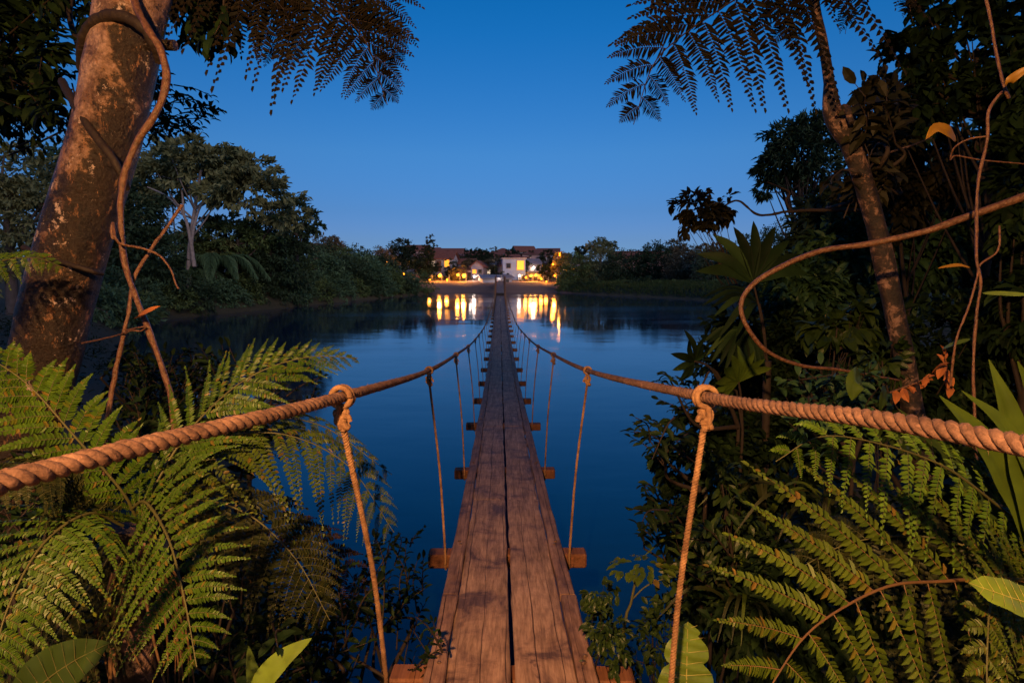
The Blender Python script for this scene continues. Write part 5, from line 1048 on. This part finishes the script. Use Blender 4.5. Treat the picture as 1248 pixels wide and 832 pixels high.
# dried orange spray
mbl, mbt = MB(), MB(); sprays(mbl, mbt, [U(1085, 478, 2.9), U(1160, 480, 2.85)], [U(1135, 455, 2.75), U(1150, 432, 2.75)], 12, .085, .42, droop=.7, g=np.random.default_rng(3))
e = empty('dried_spray', U(1085, 478, 2.9), 'spray of dead orange leaves beside the foot of the slender tree', 'dead branch'); mbt.build('twig', M['vine'], e); mbl.build('leaves', M['orange_leaf'], e)

# ------------------------------------------------------------------ thickets of the right bank
def bushmass(name, cat, label, zc, pxb, boxes, n, L, lm, wr=.45, tpl=OVAL, seed=0, per=14, clump=.3, droop=.4, shell=.35, r0=.03, nb=14):
    """a broad-leaved plant filling pixel boxes (px,py,w,h[,dz]) at depth zc, rooted in the bank"""
    g = np.random.default_rng(seed+7000); b0 = U(pxb, 420, zc); bx, by = b0[0], b0[1]; zb = gh(bx, by)
    e = empty(name, (bx, by, zb), label, cat); lobes = []
    for q in boxes:
        z = zc+(q[4] if len(q) > 4 else 0); c = U(q[0], q[1], z); lobes.append((c[0], c[1], c[2], q[2]/2/F*z, min(q[2], q[3])/2/F*z*.9, q[3]/2/F*z))
    mb = MB(); cc = crown(mb, lobes, n, L, wr, tpl, clump, per, droop, g, shell); mb.build('foliage', M[lm], e)
    top = np.array(lobes[0][:3]); mb = MB(); limbs(mb, (bx, by, zb-.1), top, cc, r0, nb, g, wob=.06, sides=5); mb.build('stem', M['twig'], e); return e
bm_ = bushmass
bm_('fine_crowned_tree', 'tree', 'fine-leaved rounded tree with pale stem behind the slender tree', 15, 985, [(972, 190, 84, 70), (990, 160, 60, 40), (945, 205, 44, 40), (1000, 215, 60, 60), (960, 165, 44, 36), (935, 228, 30, 24)], 5200, .22, 'bank_dark', tpl=DIAM, seed=1, r0=.10, clump=.27, per=16, wr=.28, nb=34, shell=.55)
bm_('overhanging_branch', 'branch', 'bare-stemmed branch with dark leaf tufts reaching over the river', 6.0, 1060, [(862, 262, 60, 36), (845, 250, 40, 30), (880, 250, 26, 30), (836, 272, 24, 20)], 620, .095, 'red_leaf', seed=2, per=8, r0=.02, clump=.24, wr=.5)
vine('thin dark branch reaching out level over the river from the thicket', [(1060, 257, 5.6), (1000, 256, 5.8), (960, 258, 5.9), (925, 262, 6.0), (900, 245, 6.0), (880, 252, 6.0)], .022, .008, 'twig', 'branch', name='branch')
vine('curved dark twig rising from the level branch over the river', [(965, 258, 5.9), (958, 245, 5.9), (962, 235, 5.9), (950, 228, 5.9), (935, 222, 5.9)], .014, .006, 'twig', 'branch', name='branch')
bm_('broadleaf_tree', 'tree', 'dark broad-leaved tree filling the top right corner', 5.2, 1230, [(1190, 60, 130, 150), (1140, 110, 130, 80), (1240, 140, 110, 150), (1100, 70, 70, 50), (1150, 20, 110, 60), (1120, 140, 90, 50)], 2300, .15, 'dark_leaf', seed=3, r0=.04, clump=.30, nb=30, per=10, droop=.2)
bm_('broadleaf_tree', 'tree', 'red-tinged dark tree between the slender tree and the top right corner', 6.5, 1120, [(1100, 160, 80, 90), (1130, 210, 100, 110), (1090, 240, 70, 80)], 1700, .15, 'red_leaf', seed=4, r0=.03)
bm_('broadleaf_tree', 'tree', 'dark green tree behind the liana at the right edge', 7.5, 1190, [(1180, 260, 170, 130), (1240, 320, 120, 160), (1120, 310, 120, 110), (1060, 330, 90, 90)], 6500, .19, 'mid_leaf', seed=5, r0=.045)
bm_('leafy_shrub', 'shrub', 'teal-green leafy shrub inside the loop of the liana', 6.5, 1000, [(980, 360, 110, 90), (1030, 300, 70, 60), (1000, 400, 130, 70), (960, 320, 60, 50)], 3800, .15, 'mid_leaf', seed=6, wr=.4)
bm_('leafy_shrub', 'shrub', 'tall teal shrub left of the slender tree above the liana', 9, 1010, [(1010, 270, 70, 80), (990, 310, 70, 60), (1040, 250, 50, 70)], 3600, .17, 'bank_dark', seed=7, wr=.4)
bm_('dark_thicket_bush', 'shrub', 'dark bush overhanging the water behind the right knot', 5.6, 930, [(905, 440, 100, 80), (940, 480, 110, 90), (890, 400, 50, 50), (960, 420, 90, 80)], 4600, .11, 'dark_leaf', seed=8)
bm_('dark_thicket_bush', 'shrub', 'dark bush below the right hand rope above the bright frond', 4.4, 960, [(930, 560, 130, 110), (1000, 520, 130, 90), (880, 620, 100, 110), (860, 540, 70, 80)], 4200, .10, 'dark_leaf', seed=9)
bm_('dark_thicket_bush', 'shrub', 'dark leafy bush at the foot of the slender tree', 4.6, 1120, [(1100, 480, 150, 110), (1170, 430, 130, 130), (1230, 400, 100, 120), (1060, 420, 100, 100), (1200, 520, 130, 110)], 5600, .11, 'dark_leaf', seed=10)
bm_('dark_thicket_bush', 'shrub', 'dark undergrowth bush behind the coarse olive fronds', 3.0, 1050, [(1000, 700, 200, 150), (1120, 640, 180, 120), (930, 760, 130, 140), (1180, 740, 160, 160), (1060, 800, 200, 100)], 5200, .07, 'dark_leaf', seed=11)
bm_('dark_thicket_bush', 'shrub', 'low dark bush at the water between the lobed leaf and the river', 4.0, 850, [(840, 640, 70, 80), (860, 700, 90, 90), (830, 570, 60, 70), (880, 760, 90, 100)], 2600, .085, 'dark_leaf', seed=12, clump=.36)
bm_('green_shrub', 'shrub', 'green shrub with larger lit leaves right of the liana loop', 4.2, 1020, [(1020, 400, 70, 46), (1040, 390, 40, 36)], 150, .15, 'green_leaf', seed=13, per=6, r0=.012, wr=.5)
bm_('distant_tree', 'tree', 'distant dark tree seen through the gaps behind the right thicket', 22, 1120, [(1080, 300, 200, 160), (1200, 240, 180, 220), (1000, 340, 160, 110)], 9000, .42, 'bank_dark', seed=14, tpl=DIAM, r0=.3, per=20)
bm_('distant_tree', 'tree', 'grey-green distant tree low behind the liana loop', 30, 985, [(960, 345, 130, 60), (1010, 330, 100, 80), (920, 350, 60, 40)], 5000, .42, 'umb_leaf', seed=15, tpl=DIAM, r0=.25, per=20)
bm_('dark_tree', 'tree', 'black-leaved tree at the far right behind the climbers', 3.9, 1290, [(1260, 230, 90, 160), (1270, 380, 90, 160), (1275, 90, 90, 150)], 2600, .12, 'dark_leaf', seed=16, r0=.05)
bm_('green_shrub', 'shrub', 'olive-green leafy shrub between the right hanger rope and the coarse fronds', 3.1, 890, [(880, 590, 70, 60), (900, 640, 60, 50), (860, 650, 50, 50)], 260, .075, 'green_leaf', seed=41, per=6, r0=.010, wr=.42)
bm_('green_shrub', 'shrub', 'green leafy shrub low at the water left of the lobed leaf', 3.3, 790, [(795, 770, 50, 50), (780, 800, 50, 50), (815, 745, 40, 40)], 300, .06, 'green_leaf', seed=42, per=6, r0=.010, wr=.42)
bm_('green_shrub', 'shrub', 'green shrub with rounded leaves under the right hand rope at the slender stem', 3.8, 1090, [(1075, 440, 60, 50), (1110, 520, 70, 40), (1060, 500, 60, 40)], 240, .10, 'green_leaf', seed=43, per=6, r0=.012, wr=.5)
# fan palm leaves
def fan(parent, c, d, nrm, L, nl, spread, w, lm, seed, droop=.2, fused=.25, stalk=None):
    g = np.random.default_rng(seed); c = np.array(c, float); d = nz(d); S = nz(np.cross(d, nrm)); N = np.cross(S, d); mb = MB()
    for k in range(nl):
        a = spread*(k/(nl-1)-.5); D = d*math.cos(a)+S*math.sin(a); l_ = L*(.75+.25*math.cos(a))*(1+g.normal()*.05)
        P = spline([c, c+D*l_*.5+N*.03*l_, c+D*l_+np.array([0, 0, -droop*l_])+N*g.normal()*.04], 10); T = nz(np.gradient(P, axis=0)); S2 = nz(np.cross(T, N)); t = np.linspace(0, 1, 10)
        ww = w/2*np.interp(t, [0, .3, .6, .85, 1], [.15, .8, 1, .6, .02]); V = np.concatenate([P+S2*ww[:, None]+N*ww[:, None]*.35, P, P-S2*ww[:, None]+N*ww[:, None]*.35])
        i = np.arange(9); mb.add(V, np.concatenate([np.stack([i, i+1, i+11, i+10], -1), np.stack([i+10, i+11, i+21, i+20], -1)]), True)
    o = mb.build('fan_leaf', M[lm], parent)
    if stalk is not None:
        mb = MB(); tube(mb, spline([c, (c+np.array(stalk))/2+[0, 0, .05], stalk], 10), .008, 6); mb.build('stalk', M['twig'], o)
    return o
c = U(925, 430, 4.2); e = empty('fan_palm', (c[0], c[1], gh(c[0], c[1])), 'dark fan palm with spiky fans against the far bank, right of the river', 'palm'); st = (c[0]+.15, c[1], gh(c[0], c[1]))
fan(e, U(918, 345, 4.1), U(918, 250, 4.1)-U(918, 345, 4.1), np.array([.1, -1, .2]), .55, 9, 2.4, .085, 'dark_leaf', 1, stalk=U(935, 440, 4.3))
fan(e, U(925, 370, 4.2), U(850, 345, 4.1)-U(925, 370, 4.2), np.array([0, -.5, .9]), .45, 8, 1.6, .05, 'dark_leaf', 2, droop=.35, stalk=U(935, 440, 4.3))
fan(e, U(905, 400, 4.2), U(885, 450, 4.0)-U(905, 400, 4.2), np.array([0, -.8, .6]), .33, 12, 2.0, .04, 'dark_leaf', 3, droop=.3, stalk=U(935, 440, 4.3))
mb = MB(); tube(mb, spline([st, tuple(U(935, 440, 4.3))], 8), .03, 8, rough=.1); mb.build('trunk', M['twig'], e)
c = U(850, 452, 3.9); e = empty('palmate_plant', (c[0]+.25, c[1], max(.05, gh(c[0]+.25, c[1]))), 'plant with a dark palmate leaf held out just above the right hand rope', 'plant')
fan(e, U(846, 440, 3.8), U(835, 420, 3.7)-U(848, 442, 3.8), np.array([-.2, -.8, .6]), .24, 9, 3.6, .055, 'dark_leaf', 5, droop=.05, stalk=U(880, 470, 4.0))
fan(e, U(900, 465, 4.0), U(893, 440, 3.9)-U(900, 465, 4.0), np.array([0, -.9, .4]), .3, 9, 3.0, .075, 'strap_leaf', 6, droop=.1, stalk=U(905, 520, 4.1))
mb = MB(); tube(mb, spline([(c[0]+.25, c[1], max(.0, gh(c[0]+.25, c[1]))), tuple(U(905, 520, 4.1)), tuple(U(880, 470, 4.0))], 14), np.linspace(.02, .008, 14), 6); mb.build('stem', M['twig'], e)
# leafy sprigs leaning out over the water
for k, (bx_, zc, n_, L_, lm, root, lab) in enumerate((
   ((768, 508, 825, 560), 3.5, 12, .075, 'dark_leaf', (860, 600, 3.7), 'sprig of dark pointed leaves reaching out left of the right hanger rope'),
   ((770, 590, 830, 650), 3.3, 14, .075, 'dark_leaf', (870, 680, 3.6), 'dark leafy sprig low over the water left of the right hanger rope'),
   ((800, 450, 860, 500), 4.0, 12, .07, 'dark_leaf', (900, 520, 4.2), 'small dark sprig just below the right hand rope'),
   ((820, 640, 870, 720), 3.2, 12, .08, 'green_leaf', (900, 760, 3.4), 'dull green sprig behind the right hanger rope near the water'),
   ((330, 455, 395, 490), 3.6, 10, .055, 'dark_leaf', (300, 520, 3.6), 'dark sprig showing against the water below the left knot'),
   ((135, 420, 280, 500), 4.2, 90, .075, 'dark_leaf', (200, 560, 4.3), 'dark shrub by the water behind the hanging vines'),
   ((110, 470, 330, 560), 3.6, 80, .08, 'dark_leaf', (220, 640, 3.8), 'dark shrub behind the fronds of the big left fern'),
   ((440, 640, 520, 740), 3.6, 30, .06, 'dark_leaf', (470, 830, 3.4), 'dark low shrub at the water left of the planks'),
   ((300, 690, 470, 832), 3.0, 70, .07, 'dark_leaf', (380, 900, 2.9), 'dark undergrowth below the left hanger rope'),
   ((-20, 560, 130, 832), 2.7, 90, .075, 'dark_leaf', (60, 900, 2.7), 'dark undergrowth behind the lower left fronds'),
   ((180, 640, 330, 832), 2.8, 80, .07, 'dark_leaf', (240, 920, 2.8), 'dark undergrowth right of the big left fern trunk'),
   ((500, 740, 545, 832), 3.3, 16, .05, 'dark_leaf', (520, 900, 3.1), 'tiny dark bush beside the left edge board'),
   ((950, 440, 1090, 520), 3.5, 36, .09, 'mid_leaf', (1040, 560, 3.8), 'leafy bush where the liana tapers out'),
   ((1130, 560, 1250, 680), 2.6, 40, .07, 'dark_leaf', (1240, 760, 2.6), 'dark bush behind the strap leaves'))):
    r_ = U(*root); e = empty('leafy_sprig' if n_ < 40 else 'leafy_shrub', (r_[0], r_[1], gh(r_[0], r_[1])), lab, 'sprig' if n_ < 40 else 'shrub')
    bough(e, bx_, zc, n_, 9, L_, .42, lm, r_, 800+k, tl=.28, name='branch')
    mb = MB(); tube(mb, spline([(r_[0], r_[1], gh(r_[0], r_[1])-.05), tuple(r_)], 6), .014, 6); mb.build('stem', M['twig'], e)
# strap leaves at the right edge
c = U(1290, 760, 1.75); e = empty('strap_leaved_plant', (c[0], c[1], gh(c[0], c[1])), 'plant with long arching glossy strap leaves at the right edge', 'plant')
for k, (pts, w_, nr) in enumerate((([(1290, 760, 1.8), (1262, 640, 1.75), (1235, 520, 1.7), (1205, 438, 1.68)], .085, (-.3, -1, .4)), ([(1290, 770, 1.85), (1255, 640, 1.8), (1200, 540, 1.75), (1145, 482, 1.72)], .10, (-.2, -1, .5)),
    ([(1295, 760, 1.75), (1270, 600, 1.7), (1225, 520, 1.7), (1172, 476, 1.68)], .06, (-.2, -1, .4)), ([(1300, 760, 1.8), (1290, 600, 1.7), (1265, 500, 1.65), (1240, 440, 1.6)], .08, (-.4, -1, .3)),
    ([(1290, 780, 1.9), (1230, 660, 1.95), (1160, 560, 2.0), (1095, 498, 2.05)], .08, (-.2, -1, .6)))):
    single_leaf(e, pts, np.array(nr, float), w_, 'strap_leaf' if k < 4 else 'green_leaf', 'strap_leaf', prof=([0, .2, .6, .85, 1], [.3, .8, 1, .55, 0]), n=30, fold=.22)
c = U(1275, 740, 1.35); e = empty('broadleaf_plant', (c[0], c[1], gh(c[0], c[1])), 'rounded bright yellow-green leaf poking in at the lower right edge', 'plant')
single_leaf(e, [(1290, 742, 1.4), (1255, 735, 1.38), (1215, 722, 1.36), (1180, 710, 1.36)], np.array([0, -.7, .8]), .085, 'bright_leaf', prof=([0, .25, .6, .85, 1], [.6, .95, 1, .7, 0]), n=22, mid='midrib')
# lobed bright leaf by the right hanger
c = U(832, 900, 2.55); e = empty('lobed_plant', (c[0], c[1], max(.3, gh(c[0], c[1]))), 'bright green lobed leaf with a pale midrib behind the foot of the right hanger rope', 'plant')
single_leaf(e, [(836, 900, 2.55), (836, 850, 2.5), (837, 800, 2.5), (838, 757, 2.52)], np.array([0, -1, .25]), .25, 'bright_leaf', 'lobed_leaf', prof=([0, .15, .5, .8, .93, 1], [.7, 1, 1, .75, .5, 0]), n=56, lobes=4.5, fold=.10, mid='midrib')
mb = MB(); tube(mb, spline([(c[0], c[1], gh(c[0], c[1])-.05), tuple(U(836, 900, 2.55))], 6), .008, 6); mb.build('stem', M['fern_rib'], e)
# broad leaves bottom left
c = U(60, 900, 1.5); e = empty('broadleaf_plant', (c[0], c[1], gh(c[0], c[1])), 'broad dark green leaf at the bottom left corner', 'plant')
single_leaf(e, [(20, 880, 1.5), (50, 835, 1.5), (90, 805, 1.5), (134, 783, 1.5)], np.array([.2, -.9, .5]), .14, 'green_leaf', n=24, mid='fern_rib')
c = U(330, 900, 1.9); e = empty('broadleaf_plant', (c[0], c[1], gh(c[0], c[1])), 'pair of yellow-green pointed leaves at the bottom left of the planks', 'plant')
single_leaf(e, [(305, 880, 1.9), (320, 832, 1.9), (345, 802, 1.9), (380, 777, 1.9)], np.array([-.2, -.9, .4]), .075, 'bright_leaf', n=24)
single_leaf(e, [(312, 890, 1.95), (312, 840, 1.95), (306, 808, 1.95), (303, 786, 1.95)], np.array([.4, -.9, .3]), .05, 'strap_leaf', n=20)
# herb with a flat umbrella of leaves right of the planks
c = U(757, 820, 3.0); zb = gh(c[0], c[1]); e = empty('umbrella_herb', (c[0], c[1], zb), 'upright herb with a flat umbrella of leaves standing right of the planks', 'plant')
mb = MB(); tube(mb, spline([(c[0], c[1], zb-.05), tuple(U(757, 800, 3.0)), tuple(U(770, 730, 3.0)), tuple(U(778, 690, 3.0))], 20), np.linspace(.012, .007, 20), 7, rough=.08)
tube(mb, spline(UP([(770, 730, 3.0), (790, 712, 3.0), (825, 700, 3.0)], 0), 10), np.linspace(.005, .003, 10), 5); mb.build('stem', M['fern_rib'], e)
g = np.random.default_rng(21); mb = MB(); top = U(783, 687, 3.0)
a = g.uniform(0, 2*PI, 60); rr = .15*g.random(60)**.5; Pc = top+np.column_stack([np.cos(a)*rr, np.sin(a)*rr*.8, .02-.25*rr]); place(mb, OVAL, Pc, np.column_stack([np.cos(a), np.sin(a), -.3+0*a]), np.array([0, -.2, 1.])+g.normal(size=(60, 3))*.2, .055, .03); mb.build('leaf_umbrella', M['fern_old'], e)
mb = MB()
for q in ((805, 705), (820, 720), (812, 735), (795, 745), (742, 725), (735, 745), (728, 760), (750, 770), (720, 730)):
    c2 = U(q[0], q[1], 3.0); place(mb, OVAL, c2+g.normal(size=(16, 3))*.03, rdir(16, g)+[0, 0, -.4], np.array([0, -.5, 1.])+g.normal(size=(16, 3))*.4, .05, .028)
mb.build('lower_leaves', M['green_leaf'], e)
bm_('low_herb', 'plant', 'low leafy herbs crowding the right end of the crossbeam', 2.75, 735, [(735, 760, 40, 60), (725, 720, 26, 40), (745, 795, 50, 40)], 420, .045, 'green_leaf', seed=30, per=8, r0=.006, nb=8)
# bladed grasses in the right thicket
g = np.random.default_rng(33)
for k, (px_, py_, zc, lab) in enumerate(((880, 640, 3.3, 'tuft of long dull blades between the right hanger rope and the bright frond'), (930, 560, 3.6, 'tuft of arching blades below the right hand rope'), (905, 700, 3.0, 'narrow-bladed tuft left of the coarse olive fronds'), (1000, 600, 2.9, 'pale bladed tuft under the bright frond'))):
    c = U(px_, py_+90, zc); e = empty('bladed_tuft', (c[0], c[1], gh(c[0], c[1])), lab, 'plant')
    for q in range(9):
        a = g.uniform(0, 2*PI); l_ = g.uniform(.3, .5); d = np.array([math.cos(a), math.sin(a)*.6, 0]); single_leaf(e, np.array([c, c+d*l_*.3+[0, 0, l_*.7], c+d*l_*.75+[0, 0, l_*.85], c+d*l_*1.15+[0, 0, l_*.5]]), np.array([0, -.5, .8])-d*.3, .022, 'fern_dark' if q % 3 else 'fern_old', 'blade', n=16)

# ------------------------------------------------------------------ unseen trees added behind the camera to shade the foreground
for k, (x, y, lobes, lab) in enumerate(((4.5, -6.5, [(0, 0, 6.5, 3.4, 3.0, 3.4), (-2.5, .5, 8.5, 2.8, 2.6, 1.8), (2, 1.5, 8, 2.6, 2.6, 2.4)], 'large unseen tree behind the viewpoint on the right, added to shade the foreground'),
    (-2.5, -7.0, [(0, 0, 6.8, 3.4, 3.0, 3.6), (1.8, 1.2, 9, 2.6, 2.6, 1.8)], 'large unseen tree straight behind the viewpoint, added to shade the foreground'), (-7.5, -3.5, [(0, 0, 6.4, 3.2, 3.4, 3.6), (0, 2, 8.6, 2.6, 2.6, 2)], 'large unseen tree behind the viewpoint on the left, added to shade the foreground'),
    (9.5, -2.0, [(0, 0, 6.2, 3.2, 3.6, 3.4), (.8, 2.6, 8.2, 2.8, 2.8, 2.2)], 'large unseen tree beyond the right edge of view, added to shade the foreground'), (7.5, -10, [(0, 0, 7, 3.6, 3.4, 3.8), (0, 1, 10, 3, 3, 2)], 'tallest unseen tree behind the viewpoint, added to shade the foreground'))):
    tree('shading_tree', 'tree', lab, (x, y), lobes, 3600, .62, 'dark_leaf', seed=900+k, r0=.28, nb=8, group='unseen trees added to shade the foreground', tpl=DIAM, wr=.6, clump=.34)

# low growth and fallen leaves over the near banks: nobody could count it
g = np.random.default_rng(77); nc = 2600; x = g.uniform(-22, 22, nc); y = g.uniform(-6, 34, nc); d = sdist(x, y); k = (d > .15) & ((np.abs(x) > 1.1) | (y > 2)); x, y = x[k], y[k]; nc = len(x); per = 16
hh = g.uniform(.05, .45, nc); z = hgt(x, y); Pc = np.repeat(np.column_stack([x, y, z]), per, 0); n_ = nc*per
off = g.normal(size=(n_, 3))*np.array([.22, .22, 0]); off[:, 2] = g.random(n_)*np.repeat(hh, per)
D = nz(rdir(n_, g)*np.array([1, 1, .4])+np.array([0, 0, .35])); mb = MB(); place(mb, LANC, Pc+off, D, nz(np.array([0, 0, 1.])+rdir(n_, g)*.5), g.uniform(.07, .17, n_), g.uniform(.03, .06, n_))
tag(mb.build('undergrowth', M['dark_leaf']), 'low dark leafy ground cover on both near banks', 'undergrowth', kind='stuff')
